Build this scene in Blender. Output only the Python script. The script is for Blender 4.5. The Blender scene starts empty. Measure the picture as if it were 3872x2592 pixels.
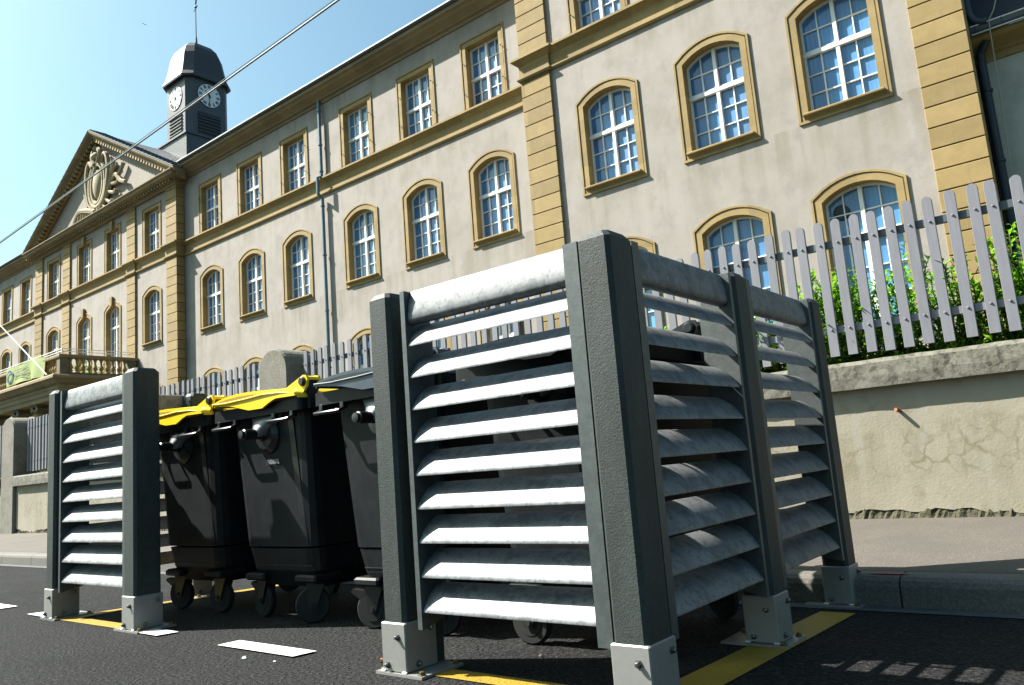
import bpy, bmesh, math, random
from mathutils import Vector, Matrix
random.seed(7)
S = bpy.context.scene
COL = S.collection
rad = math.radians

# ------------------------------------------------------------------ camera, sky, sun, exposure
cam = bpy.data.cameras.new('camera'); camo = bpy.data.objects.new('camera', cam); COL.objects.link(camo)
yaw, pitch, roll = rad(38.6452), rad(8.8893), rad(-4.4734)
fw = Vector((-math.sin(yaw)*math.cos(pitch), math.cos(yaw)*math.cos(pitch), math.sin(pitch)))
rt0 = Vector((math.cos(yaw), math.sin(yaw), 0)); up0 = rt0.cross(fw)
rt = math.cos(roll)*rt0 + math.sin(roll)*up0
up = -math.sin(roll)*rt0 + math.cos(roll)*up0
M3 = Matrix((rt, up, -fw)).transposed()
camo.matrix_world = Matrix.Translation((0, 0, .72)) @ M3.to_4x4()
cam.sensor_width = 36; cam.lens = 36*2955.28/3872
cam.clip_start = .05; cam.clip_end = 2000
S.camera = camo

SUN = Vector((1, .5, -1.15)).normalized()          # direction the light travels
w = bpy.data.worlds.new("World"); S.world = w; w.use_nodes = True
nt = w.node_tree; nt.nodes.clear()
sky = nt.nodes.new('ShaderNodeTexSky'); sky.sky_type = 'NISHITA'; sky.sun_disc = False
sky.sun_elevation = math.asin(-SUN.z)
sky.sun_rotation = math.atan2(-SUN.x, -SUN.y)
sky.air_density = 1.0; sky.dust_density = 3.3; sky.ozone_density = 1.5; sky.altitude = 200
bg = nt.nodes.new('ShaderNodeBackground'); bg.inputs[1].default_value = .05
wo = nt.nodes.new('ShaderNodeOutputWorld')
tint = nt.nodes.new('ShaderNodeMix'); tint.data_type = 'RGBA'; tint.blend_type = 'MULTIPLY'; tint.inputs[0].default_value = 1
tint.inputs[7].default_value = (.92, 1.22, 1.10, 1)          # hazy cyan summer sky
nt.links.new(sky.outputs[0], tint.inputs[6]); nt.links.new(tint.outputs[2], bg.inputs[0]); nt.links.new(bg.outputs[0], wo.inputs[0])
sl = bpy.data.lights.new('sun', 'SUN'); sl.energy = 5.0; sl.angle = rad(.5); sl.color = (1, .955, .88)
so = bpy.data.objects.new('sun', sl); COL.objects.link(so)
so.rotation_euler = SUN.to_track_quat('-Z', 'Y').to_euler()
S.view_settings.view_transform = 'Standard'; S.view_settings.look = 'None'
S.view_settings.exposure = 1.87; S.view_settings.gamma = 1

# ------------------------------------------------------------------ materials
MATS = {}
def mat(name, base=(.5,.5,.5), rough=.7, metal=0., spec=.5, var=None, bump=None, stain=None, coat=0., trans=0.):
    """var: list of (scale, colour2, amount, detail[, stretch xyz]); bump: list of (scale, strength, dist)."""
    if name in MATS: return MATS[name]
    k_ = {'white_paint': .85, 'yellow_lid': .85, 'clock_white': .85, 'white_road_paint': .9, 'galvanised_slat': .75, 'green_leaf': .75}.get(name, .415)
    base = tuple(c*k_ for c in base); var = [(v[0], tuple(c*k_ for c in v[1]), *v[2:]) for v in (var or [])]
    m = bpy.data.materials.new(name); m.use_nodes = True; n = m.node_tree; nd = n.nodes; L = n.links
    b = nd['Principled BSDF']
    b.inputs['Roughness'].default_value = rough; b.inputs['Metallic'].default_value = metal
    b.inputs['Specular IOR Level'].default_value = spec; b.inputs['Coat Weight'].default_value = coat
    tc = nd.new('ShaderNodeTexCoord'); geo = nd.new('ShaderNodeNewGeometry')
    col = None
    rgb = nd.new('ShaderNodeRGB'); rgb.outputs[0].default_value = (*base, 1); col = rgb.outputs[0]
    for v in (var or []):
        sc, c2, amt, det = v[:4]; st = v[4] if len(v) > 4 else (1,1,1); lo, hi = v[5] if len(v) > 5 else (.4,.62)
        mp = nd.new('ShaderNodeMapping'); mp.inputs['Scale'].default_value = st
        L.new(geo.outputs['Position'], mp.inputs[0])
        ns = nd.new('ShaderNodeTexNoise'); ns.inputs['Scale'].default_value = sc; ns.inputs['Detail'].default_value = det
        ns.inputs['Roughness'].default_value = .62
        L.new(mp.outputs[0], ns.inputs['Vector'])
        mr = nd.new('ShaderNodeMapRange'); mr.inputs[1].default_value = lo; mr.inputs[2].default_value = hi
        mr.inputs[3].default_value = 0; mr.inputs[4].default_value = amt
        L.new(ns.outputs['Fac'], mr.inputs[0])
        mx = nd.new('ShaderNodeMix'); mx.data_type = 'RGBA'
        L.new(mr.outputs[0], mx.inputs[0]); L.new(col, mx.inputs[6]); mx.inputs[7].default_value = (*c2, 1)
        col = mx.outputs[2]
    L.new(col, b.inputs['Base Color'])
    last = None
    for sc, stg, dist in (bump or []):
        ns = nd.new('ShaderNodeTexNoise'); ns.inputs['Scale'].default_value = sc; ns.inputs['Detail'].default_value = 4
        L.new(geo.outputs['Position'], ns.inputs['Vector'])
        bp = nd.new('ShaderNodeBump'); bp.inputs['Strength'].default_value = stg; bp.inputs['Distance'].default_value = dist
        L.new(ns.outputs['Fac'], bp.inputs['Height'])
        if last: L.new(last, bp.inputs['Normal'])
        last = bp.outputs[0]
    if last: L.new(last, b.inputs['Normal'])
    MATS[name] = m; 
    return m
def nodes(m): return m.node_tree.nodes, m.node_tree.links, m.node_tree.nodes['Principled BSDF']

plaster = mat('pale_render', (.67,.605,.55), .9, var=[(.9,(.53,.475,.41),.95,6,(1,1,1),(.40,.62)), (2.6,(.50,.43,.29),.4,3,(1,1,.10),(.60,.74)), (2.6,(.65,.60,.525),.6,6,(1,1,.6)), (2.3,(.45,.41,.37),.5,7,(1,1,.8),(.52,.68)), (1.4,(.46,.42,.36),.35,7,(2.2,1,.25),(.5,.75))], bump=[(30,.25,.01)])
stone = mat('yellow_sandstone', (.56,.385,.12), .85, var=[(.9,(.64,.45,.16),.8,3,(1,1,2.5)), (4,(.42,.285,.095),.45,5), (22,(.53,.37,.14),.3,3)], bump=[(40,.2,.006)])
stone_w = mat('weathered_sandstone', (.48,.36,.17), .9, var=[(1.5,(.34,.27,.15),.75,5,(1,1,1),(.38,.6)), (6,(.5,.39,.22),.5,5)], bump=[(40,.25,.008)])
stone_g = mat('grey_green_stone', (.27,.235,.13), .9, var=[(2.5,(.13,.125,.085),.85,6), (10,(.42,.37,.24),.5,5)], bump=[(30,.3,.01)])
relief_m = mat('pale_carved_stone', (.66,.56,.36), .85, var=[(6,(.52,.42,.22),.6,5)], bump=[(30,.2,.01)])
groove = mat('dark_groove', (.16,.10,.04), .95)
white = mat('white_paint', (.80,.80,.76), .45, var=[(5,(.66,.66,.62),.5,4)])
zinc = mat('zinc', (.16,.19,.21), .6, .2, var=[(3,(.10,.13,.15),.6,5,(1,1,.3))])
pipe_d = mat('dark_pipe', (.07,.10,.13), .5, .2)
pipe_m = mat('blue_grey_pipe', (.20,.36,.48), .4, .2, var=[(6,(.13,.22,.28),.6,5)])
slate = mat('roof_slate', (.055,.06,.08), .55, var=[(8,(.12,.125,.13),.7,3,(1,1,3)), (1.5,(.05,.05,.06),.6,5)])
slate_w = mat('wall_slate', (.12,.125,.15), .5, var=[(9,(.26,.26,.26),.6,3,(1,1,4)), (1.2,(.11,.11,.12),.6,5)])
black = mat('black_metal', (.015,.015,.018), .5)
clock_w = mat('clock_white', (.78,.80,.82), .5)

# rain streaks and soot on the render below sills, string course and cornice
nd, L, b = nodes(plaster); geo = nd.new('ShaderNodeNewGeometry'); sep = nd.new('ShaderNodeSeparateXYZ'); L.new(geo.outputs['Position'], sep.inputs[0])
mp = nd.new('ShaderNodeMapping'); mp.inputs['Scale'].default_value = (1,1,.07); L.new(geo.outputs['Position'], mp.inputs[0])
ns = nd.new('ShaderNodeTexNoise'); ns.inputs['Scale'].default_value = 3.4; ns.inputs['Detail'].default_value = 6; L.new(mp.outputs[0], ns.inputs['Vector'])
r0 = nd.new('ShaderNodeMapRange'); r0.inputs[1].default_value = .47; r0.inputs[2].default_value = .66; L.new(ns.outputs['Fac'], r0.inputs[0])
acc = None
for zt_, ln in ((7.14,1.5),(10.77,.8),(14.3,1.1)):
    d_ = nd.new('ShaderNodeMapRange'); d_.inputs[1].default_value = zt_-ln; d_.inputs[2].default_value = zt_; L.new(sep.outputs[2], d_.inputs[0])
    lt = nd.new('ShaderNodeMath'); lt.operation = 'LESS_THAN'; lt.inputs[1].default_value = zt_; L.new(sep.outputs[2], lt.inputs[0])
    mu = nd.new('ShaderNodeMath'); mu.operation = 'MULTIPLY'; L.new(d_.outputs[0], mu.inputs[0]); L.new(lt.outputs[0], mu.inputs[1])
    if acc is None: acc = mu.outputs[0]
    else: ad = nd.new('ShaderNodeMath'); ad.operation = 'MAXIMUM'; L.new(acc, ad.inputs[0]); L.new(mu.outputs[0], ad.inputs[1]); acc = ad.outputs[0]
mu = nd.new('ShaderNodeMath'); mu.operation = 'MULTIPLY'; L.new(acc, mu.inputs[0]); L.new(r0.outputs[0], mu.inputs[1])
m9 = nd.new('ShaderNodeMath'); m9.operation = 'MULTIPLY'; m9.inputs[1].default_value = .55; L.new(mu.outputs[0], m9.inputs[0])
mx = nd.new('ShaderNodeMix'); mx.data_type = 'RGBA'; L.new(m9.outputs[0], mx.inputs[0]); L.new(b.inputs['Base Color'].links[0].from_socket, mx.inputs[6]); mx.inputs[7].default_value = (.155,.13,.085,1)
L.new(mx.outputs[2], b.inputs['Base Color'])
# each sandstone block has its own tone
for mm in (stone, stone_w):
    nd, L, b = nodes(mm); geo = nd.new('ShaderNodeNewGeometry'); mp = nd.new('ShaderNodeVectorMath'); mp.operation = 'MULTIPLY_ADD'
    L.new(geo.outputs['Position'], mp.inputs[0]); mp.inputs[1].default_value = (.9,.01,1/.405); mp.inputs[2].default_value = (.35,0,-.6/.405)
    fl_ = nd.new('ShaderNodeVectorMath'); fl_.operation = 'FLOOR'; L.new(mp.outputs[0], fl_.inputs[0])
    wn = nd.new('ShaderNodeTexWhiteNoise'); L.new(fl_.outputs[0], wn.inputs['Vector'])
    rr = nd.new('ShaderNodeMapRange'); rr.inputs[3].default_value = .86; rr.inputs[4].default_value = 1.12; L.new(wn.outputs['Value'], rr.inputs[0])
    hs = nd.new('ShaderNodeHueSaturation'); L.new(rr.outputs[0], hs.inputs['Value']); L.new(b.inputs['Base Color'].links[0].from_socket, hs.inputs['Color'])
    hs.inputs['Saturation'].default_value = .95; L.new(hs.outputs[0], b.inputs['Base Color'])
# slate courses on the tower
def add_brick(m, sc, mort=(.04,.04,.045), rx=.0):
    nd, L, b = nodes(m)
    geo = nd.new('ShaderNodeNewGeometry'); sep = nd.new('ShaderNodeSeparateXYZ'); L.new(geo.outputs['Position'], sep.inputs[0])
    ad = nd.new('ShaderNodeMath'); L.new(sep.outputs[0], ad.inputs[0]); L.new(sep.outputs[1], ad.inputs[1])
    cb = nd.new('ShaderNodeCombineXYZ'); L.new(ad.outputs[0], cb.inputs[0]); L.new(sep.outputs[2], cb.inputs[1])
    br = nd.new('ShaderNodeTexBrick'); br.inputs['Scale'].default_value = sc; br.inputs['Mortar Size'].default_value = .03
    br.inputs['Brick Width'].default_value = .5; br.inputs['Row Height'].default_value = .25
    L.new(cb.outputs[0], br.inputs['Vector'])
    mx = nd.new('ShaderNodeMix'); mx.data_type = 'RGBA'
    src = b.inputs['Base Color'].links[0].from_socket
    L.new(br.outputs['Fac'], mx.inputs[0]); L.new(src, mx.inputs[6]); mx.inputs[7].default_value = (*mort, 1)
    L.new(mx.outputs[2], b.inputs['Base Color'])
add_brick(slate_w, 2.2); add_brick(slate, 1.8)

# window glass: coat over curtain pleats, with reflected sky blue painted into the base
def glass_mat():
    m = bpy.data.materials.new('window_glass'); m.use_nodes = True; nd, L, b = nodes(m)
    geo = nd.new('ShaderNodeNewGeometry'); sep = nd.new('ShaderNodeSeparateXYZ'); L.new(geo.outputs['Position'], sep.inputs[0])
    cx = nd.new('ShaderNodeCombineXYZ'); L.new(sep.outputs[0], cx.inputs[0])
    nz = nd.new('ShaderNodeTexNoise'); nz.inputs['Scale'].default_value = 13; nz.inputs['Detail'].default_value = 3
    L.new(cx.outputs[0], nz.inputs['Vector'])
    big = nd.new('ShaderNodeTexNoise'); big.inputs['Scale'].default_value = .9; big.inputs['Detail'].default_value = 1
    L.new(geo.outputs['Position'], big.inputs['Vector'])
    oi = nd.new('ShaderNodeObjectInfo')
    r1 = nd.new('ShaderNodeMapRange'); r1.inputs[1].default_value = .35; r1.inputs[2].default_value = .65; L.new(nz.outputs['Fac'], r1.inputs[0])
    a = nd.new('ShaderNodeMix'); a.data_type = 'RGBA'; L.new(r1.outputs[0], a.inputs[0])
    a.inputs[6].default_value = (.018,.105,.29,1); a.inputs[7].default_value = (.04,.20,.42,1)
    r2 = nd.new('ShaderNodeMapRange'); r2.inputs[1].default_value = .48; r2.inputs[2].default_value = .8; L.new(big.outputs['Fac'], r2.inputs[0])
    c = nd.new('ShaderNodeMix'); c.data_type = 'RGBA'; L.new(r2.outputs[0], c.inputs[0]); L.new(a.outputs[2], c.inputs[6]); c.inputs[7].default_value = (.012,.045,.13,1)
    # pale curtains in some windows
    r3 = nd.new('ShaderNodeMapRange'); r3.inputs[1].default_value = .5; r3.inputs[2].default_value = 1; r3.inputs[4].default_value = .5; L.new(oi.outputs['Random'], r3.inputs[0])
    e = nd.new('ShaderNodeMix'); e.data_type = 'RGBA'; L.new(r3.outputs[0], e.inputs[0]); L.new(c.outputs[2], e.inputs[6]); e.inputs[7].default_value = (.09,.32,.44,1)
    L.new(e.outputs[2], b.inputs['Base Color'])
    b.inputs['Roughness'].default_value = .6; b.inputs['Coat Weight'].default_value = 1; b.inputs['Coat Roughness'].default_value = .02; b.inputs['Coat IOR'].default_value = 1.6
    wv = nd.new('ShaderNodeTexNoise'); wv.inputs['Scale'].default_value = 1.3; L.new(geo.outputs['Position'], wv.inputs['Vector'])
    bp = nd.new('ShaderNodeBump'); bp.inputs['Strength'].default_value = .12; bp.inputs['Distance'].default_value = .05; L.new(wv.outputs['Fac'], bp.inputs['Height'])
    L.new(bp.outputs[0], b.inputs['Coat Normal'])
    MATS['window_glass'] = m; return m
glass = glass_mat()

post_m = mat('grey_recycled_plastic', (.060,.078,.074), .6, 0, .3, var=[(14,(.082,.104,.098),.8,5,(1,1,.25)), (7,(.045,.055,.053),.7,6,(1,1,.5),(.5,.66)), (120,(.2,.22,.21),.35,2,(1,1,.6),(.62,.75)), (60,(.045,.05,.05),.4,3)], bump=[(160,.5,.003),(50,.2,.003)])
galv = mat('galvanised_slat', (.215,.225,.235), .55, .25, var=[(5,(.16,.168,.175),.7,4), (16,(.10,.11,.118),.85,8,(1,1,1),(.48,.60)), (60,(.08,.088,.095),.8,4,(1,1,1),(.54,.64))], bump=[(120,.15,.002)])
plate_m = mat('grey_plate', (.13,.155,.155), .5, .35, var=[(30,(.2,.23,.225),.6,5), (100,(.3,.32,.31),.3,2,(1,1,1),(.6,.7))], bump=[(100,.2,.002)])
fork_d = mat('dull_fork_steel', (.025,.025,.025), .5, .4)
steel = mat('brushed_steel', (.60,.60,.57), .45, .4, var=[(6,(.50,.50,.48),.6,4,(1,1,.2)), (40,(.66,.66,.63),.4,3)])
boltm = mat('bolt_steel', (.42,.41,.38), .3, .9)
boltb = mat('rusty_bolt', (.25,.17,.07), .5, .6, var=[(60,(.4,.3,.1),.8,3)])
binb = mat('black_bin_plastic', (.006,.009,.013), .5, 0, .2, var=[(9,(.018,.022,.026),.8,5), (60,(.05,.055,.06),.3,4,(1,1,.15),(.55,.7))], bump=[(200,.1,.001)])
binp = mat('polished_black_plastic', (.02,.022,.025), .35)
cone_m = mat('grey_trunnion', (.30,.30,.31), .38, .25)
yel = mat('yellow_lid', (.80,.55,.004), .35, var=[(7,(.72,.47,.004),.6,4)])
yeld = mat('yellow_fork', (.13,.085,.008), .5, .3, var=[(20,(.2,.12,.02),.8,5)])
lidb = mat('blue_grey_lid', (.075,.105,.15), .38, var=[(12,(.11,.145,.2),.6,5)])
redp = mat('red_plastic', (.5,.02,.02), .4)
tyre = mat('black_rubber', (.006,.006,.006), .8)
pick = mat('grey_picket', (.345,.345,.40), .5, var=[(3,(.29,.29,.335),.7,4,(1,1,.2)), (50,(.43,.44,.46),.4,3,(1,1,.1))])
railm = mat('blue_grey_rail', (.12,.15,.18), .5)
leafm = mat('green_leaf', (.05,.15,.008), .4, var=[(9,(.13,.30,.015),.85,3,(1,1,1),(.46,.6)), (14,(.02,.08,.006),.7,2,(1,1,1),(.48,.6))])
nd, L, b = nodes(leafm)
tr = nd.new('ShaderNodeBsdfTranslucent'); tr.inputs[0].default_value = (.32,.75,.02,1); ms = nd.new('ShaderNodeMixShader'); ms.inputs[0].default_value = .3
out = nd['Material Output']; L.new(b.outputs[0], ms.inputs[1]); L.new(tr.outputs[0], ms.inputs[2]); L.new(ms.outputs[0], out.inputs[0])
stem = mat('brown_stem', (.10,.08,.03), .8)
cable_m = mat('black_cable', (.03,.035,.04), .35, .3)
cable_b = mat('bare_cable', (.35,.4,.42), .3, .6)

# asphalt
asph = mat('asphalt', (.018,.020,.022), .95, 0, .2, var=[(.9,(.042,.042,.042),.7,5), (.35,(.044,.045,.047),.8,4,(1,1,1),(.5,.56)), (48,(.085,.088,.092),.95,3,(1,1,1),(.47,.68)), (70,(.004,.004,.005),1,2,(1,1,1),(.50,.58)), (45,(.22,.2,.17),.7,1,(1,1,1),(.72,.76))], bump=[(60,1.,.03),(140,.8,.01)])
pav = mat('pavement_asphalt', (.19,.165,.135), .9, var=[(80,(.32,.28,.235),.75,2,(1,1,1),(.5,.62)), (150,(.11,.095,.08),.7,2), (1.2,(.13,.115,.095),.7,5)], bump=[(110,.7,.006)])
kerbm = mat('granite_kerb', (.18,.17,.15), .85, var=[(3,(.17,.155,.135),.8,6), (90,(.36,.34,.3),.5,2)], bump=[(70,.5,.005)])
soil = mat('garden_soil', (.10,.09,.05), .95, var=[(3,(.07,.10,.03),.7,5)])
def worn_paint(name, c):
    m = mat(name, c, .6, var=[(120,(c[0]*.8,c[1]*.8,c[2]*.75),.6,3), (60,(.05,.05,.05),.95,6,(1,1,1),(.62,.66)), (3,(c[0]*.75,c[1]*.75,c[2]*.75),.7,5)], bump=[(85,.8,.008),(180,.5,.004)])
    return m
ypaint = worn_paint('yellow_road_paint', (.74,.47,.02)); wpaint = worn_paint('white_road_paint', (.80,.80,.78))

# boundary wall render with cracks
wallm = mat('stained_wall_render', (.58,.53,.40), .92, var=[(1.3,(.45,.40,.29),.85,6,(1,1,.8),(.36,.62)), (4,(.60,.55,.42),.6,6,(1,1,.5)), (7,(.36,.31,.19),.55,5,(1,1,1),(.55,.7)), (3.2,(.60,.57,.47),.7,6,(2.5,1,.12),(.52,.7))], bump=[(60,.3,.005),(8,.3,.01)])
nd, L, b = nodes(wallm)
geo = nd.new('ShaderNodeNewGeometry')
dn = nd.new('ShaderNodeTexNoise'); dn.inputs['Scale'].default_value = 5; dn.inputs['Detail'].default_value = 3; L.new(geo.outputs['Position'], dn.inputs['Vector'])
dm = nd.new('ShaderNodeVectorMath'); dm.operation = 'MULTIPLY_ADD'; L.new(dn.outputs['Color'], dm.inputs[0]); dm.inputs[1].default_value = (.22,.22,.22); L.new(geo.outputs['Position'], dm.inputs[2])
vo = nd.new('ShaderNodeTexVoronoi'); vo.feature = 'DISTANCE_TO_EDGE'; vo.inputs['Scale'].default_value = 6.5; L.new(dm.outputs[0], vo.inputs['Vector'])
ck = nd.new('ShaderNodeMapRange'); ck.inputs[1].default_value = .0; ck.inputs[2].default_value = .09; ck.inputs[3].default_value = 1; ck.inputs[4].default_value = 0; L.new(vo.outputs['Distance'], ck.inputs[0])
mk = nd.new('ShaderNodeTexNoise'); mk.inputs['Scale'].default_value = 1.6; mk.inputs['Detail'].default_value = 2; L.new(geo.outputs['Position'], mk.inputs['Vector'])
mkr = nd.new('ShaderNodeMapRange'); mkr.inputs[1].default_value = .36; mkr.inputs[2].default_value = .5; L.new(mk.outputs['Fac'], mkr.inputs[0])
sp = nd.new('ShaderNodeSeparateXYZ'); L.new(geo.outputs['Position'], sp.inputs[0])
zd = nd.new('ShaderNodeMath'); zd.operation = 'SUBTRACT'; L.new(sp.outputs[2], zd.inputs[0]); zd.inputs[1].default_value = .61
za = nd.new('ShaderNodeMath'); za.operation = 'ABSOLUTE'; L.new(zd.outputs[0], za.inputs[0])
zr = nd.new('ShaderNodeMapRange'); zr.inputs[1].default_value = .08; zr.inputs[2].default_value = .2; zr.inputs[3].default_value = 1; zr.inputs[4].default_value = 0; L.new(za.outputs[0], zr.inputs[0])
m1 = nd.new('ShaderNodeMath'); m1.operation = 'MULTIPLY'; L.new(ck.outputs[0], m1.inputs[0]); L.new(mkr.outputs[0], m1.inputs[1])
fk = nd.new('ShaderNodeTexNoise'); fk.inputs['Scale'].default_value = 9; fk.inputs['Detail'].default_value = 4; L.new(geo.outputs['Position'], fk.inputs['Vector'])
fkr = nd.new('ShaderNodeMapRange'); fkr.inputs[1].default_value = .30; fkr.inputs[2].default_value = .5; L.new(fk.outputs['Fac'], fkr.inputs[0])
m0 = nd.new('ShaderNodeMath'); m0.operation = 'MULTIPLY'; L.new(m1.outputs[0], m0.inputs[0]); L.new(fkr.outputs[0], m0.inputs[1])
m2 = nd.new('ShaderNodeMath'); m2.operation = 'MULTIPLY'; L.new(m0.outputs[0], m2.inputs[0]); L.new(zr.outputs[0], m2.inputs[1])
m3 = nd.new('ShaderNodeMath'); m3.operation = 'MULTIPLY'; L.new(m2.outputs[0], m3.inputs[0]); m3.inputs[1].default_value = .85
mx = nd.new('ShaderNodeMix'); mx.data_type = 'RGBA'; L.new(m3.outputs[0], mx.inputs[0]); L.new(b.inputs['Base Color'].links[0].from_socket, mx.inputs[6]); mx.inputs[7].default_value = (.13,.115,.065,1)
L.new(mx.outputs[2], b.inputs['Base Color'])
coping_m = mat('lichen_granite', (.27,.255,.195), .95, var=[(28,(.075,.07,.05),.9,6,(1,1,1),(.48,.6)), (9,(.42,.40,.33),.7,5), (60,(.5,.48,.4),.5,3,(1,1,1),(.58,.7))], bump=[(60,.4,.006)])
rubble = mat('mossy_rubble', (.15,.13,.085), .95, var=[(14,(.06,.055,.03),.9,6), (5,(.13,.125,.05),.6,5)], bump=[(40,1.,.015)])
pillar_m = mat('weathered_pillar', (.33,.31,.235), .95, var=[(6,(.16,.15,.12),.7,6), (2.2,(.42,.40,.33),.7,5), (25,(.22,.21,.16),.5,4)], bump=[(45,.5,.008)])

# ------------------------------------------------------------------ mesh helpers
class MB:
    def __init__(s): s.v = []; s.f = []
    def add(s, v, f):
        k = len(s.v); s.v += [tuple(p) for p in v]; s.f += [tuple(i+k for i in q) for q in f]; return s
    def box(s, x0, x1, y0, y1, z0, z1, bev=0):
        x0, x1 = min(x0,x1), max(x0,x1); y0, y1 = min(y0,y1), max(y0,y1)
        if bev <= 0:
            v = [(x,y,z) for z in (z0,z1) for y in (y0,y1) for x in (x0,x1)]
            return s.add(v, [(0,2,3,1),(4,5,7,6),(0,1,5,4),(2,6,7,3),(0,4,6,2),(1,3,7,5)])
        b = bev
        def ring(i, z): return [(x0+b+i,y0+i,z),(x1-b-i,y0+i,z),(x1-i,y0+b+i,z),(x1-i,y1-b-i,z),(x1-b-i,y1-i,z),(x0+b+i,y1-i,z),(x0+i,y1-b-i,z),(x0+i,y0+b+i,z)]
        return s.rings([ring(b,z0), ring(0,z0+b), ring(0,z1-b), ring(b,z1)])
    def rings(s, R, cap=True, closed=True):
        n = len(R[0]); v = [p for r in R for p in r]; f = []
        for i in range(len(R)-1):
            for j in range(n if closed else n-1):
                a = i*n+j; b_ = i*n+(j+1) % n; f.append((a, b_, b_+n, a+n))
        if cap: f.append(tuple(range(n))[::-1]); f.append(tuple((len(R)-1)*n+j for j in range(n)))
        return s.add(v, f)
    def tube(s, pts, r, n=8, cap=True):
        pts = [Vector(p) for p in pts]; rr = r if isinstance(r, (list, tuple)) else [r]*len(pts); R = []
        prev = None
        for i, p in enumerate(pts):
            t = (pts[min(i+1,len(pts)-1)]-pts[max(i-1,0)]).normalized()
            if prev is None: a = t.orthogonal().normalized()
            else: a = (prev-t*prev.dot(t)).normalized()
            prev = a; c = t.cross(a)
            R.append([p+rr[i]*(math.cos(k*2*math.pi/n)*a+math.sin(k*2*math.pi/n)*c) for k in range(n)])
        return s.rings(R, cap)
    def lathe(s, prof, c, n=12, axis='z'):
        R = []
        for r, h in prof:
            ring = []
            for k in range(n):
                a = k*2*math.pi/n; u, q = r*math.cos(a), r*math.sin(a)
                if axis == 'z': ring.append((c[0]+u, c[1]+q, c[2]+h))
                elif axis == 'x': ring.append((c[0]+h, c[1]+u, c[2]+q))
                else: ring.append((c[0]+u, c[1]+h, c[2]+q))
            R.append(ring)
        return s.rings(R)
    def sweep(s, prof, path, closed_prof=True):
        """prof [(out,z)], path [(x,y)], out to the left of travel, mitred."""
        P = [Vector(p) for p in path]; R = []
        for i, p in enumerate(P):
            ns = []
            if i > 0: d = (p-P[i-1]).normalized(); ns.append(Vector((-d.y, d.x)))
            if i < len(P)-1: d = (P[i+1]-p).normalized(); ns.append(Vector((-d.y, d.x)))
            if len(ns) == 2:
                m = ns[0]+ns[1]; m = m.normalized(); m = m/max(.3, m.dot(ns[0]))
            else: m = ns[0]
            R.append([(p.x+m.x*o, p.y+m.y*o, z) for o, z in prof])
        return s.rings(R, True, closed_prof)
    def prism(s, poly, axis, a0, a1):
        """poly 2D; axis 'y': poly is (x,z); 'x': (y,z); 'z': (x,y)."""
        def P(p, a): return (p[0], a, p[1]) if axis == 'y' else ((a, p[0], p[1]) if axis == 'x' else (p[0], p[1], a))
        return s.rings([[P(p,a0) for p in poly], [P(p,a1) for p in poly]])
    def build(s, name, m, parent=None, smooth=False, bevel=0):
        me = bpy.data.meshes.new(name); me.from_pydata(s.v, [], s.f)
        bm = bmesh.new(); bm.from_mesh(me); bmesh.ops.recalc_face_normals(bm, faces=bm.faces)
        bm.to_mesh(me); bm.free()
        if smooth: me.polygons.foreach_set('use_smooth', [True]*len(me.polygons)); me.set_sharp_from_angle(angle=rad(38))
        me.materials.append(m)
        o = bpy.data.objects.new(name, me); COL.objects.link(o)
        if parent: o.parent = parent; o.matrix_parent_inverse = Matrix.Translation(-wl(parent))
        if bevel:
            bv = o.modifiers.new('b', 'BEVEL'); bv.width = bevel; bv.segments = 2; bv.limit_method = 'ANGLE'
        return o
def wl(o):
    v = Vector(o.location)
    while o.parent:
        v += o.matrix_parent_inverse.translation; o = o.parent; v += o.location
    return v
def empty(name, loc, label, cat, group=None, rz=0):
    o = bpy.data.objects.new(name, None); COL.objects.link(o); o.location = loc; o.rotation_euler.z = rz
    o.empty_display_size = .1
    return tag(o, label, cat, group)
def tag(o, label, cat, group=None, kind=None):
    o['label'] = label; o['category'] = cat
    if group: o['group'] = group
    if kind: o['kind'] = kind
    return o
def struct(o): o['kind'] = 'structure'; return o
def copy_tree(o, parent=None):
    c = o.copy(); COL.objects.link(c); c.parent = parent
    for ch in list(o.children): copy_tree(ch, c)
    return c

# ------------------------------------------------------------------ ground, road, kerb, pavement
XL, XR = -260, 120
def sheet(name, xs, ys, zf, m):
    b = MB(); v = [(x, y, zf(x, y)) for y in ys for x in xs]; n = len(xs)
    f = [(j*n+i, j*n+i+1, (j+1)*n+i+1, (j+1)*n+i) for j in range(len(ys)-1) for i in range(n-1)]
    b.add(v, f); return struct(b.build(name, m))
def rz(y): return 0 if y < 2.3 else -.05*min(1, (y-2.3)/1.5)
sheet('road', [XL, XR], [-200, 2.3, 3.8, 3.95], lambda x, y: rz(y), asph)
sheet('ground', [XL, XR], [5.7, 20, 260], lambda x, y: .25 if y < 10 else .6, soil)
sheet('pavement', [XL, XR], [4.06, 5.62], lambda x, y: .09+(y-4.06)*.062, pav)
b = MB(); x = -24.0; 
while x < 12:
    x1 = x+1.0
    prof = [(3.90,-.12),(3.905,.045),(3.915,.068),(3.94,.083),(3.99,.087),(4.065,.0885),(4.065,-.12)]
    b.rings([[(x+.004, y, z) for y, z in prof], [(x1-.004, y, z) for y, z in prof]]); x = x1
struct(b.build('kerb', kerbm))
b = MB(); b.box(-24,12,3.95,4.06,-.12,.065); struct(b.build('kerb_bedding', groove))
# concrete gutter strip along the kerb foot
gut = mat('gutter_concrete', (.10,.11,.12), .8, var=[(30,(.2,.21,.22),.7,4)])
sheet('gutter_strip', [-24, 12], [3.80, 3.897], lambda x, y: rz(y)+.004, gut)

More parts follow.
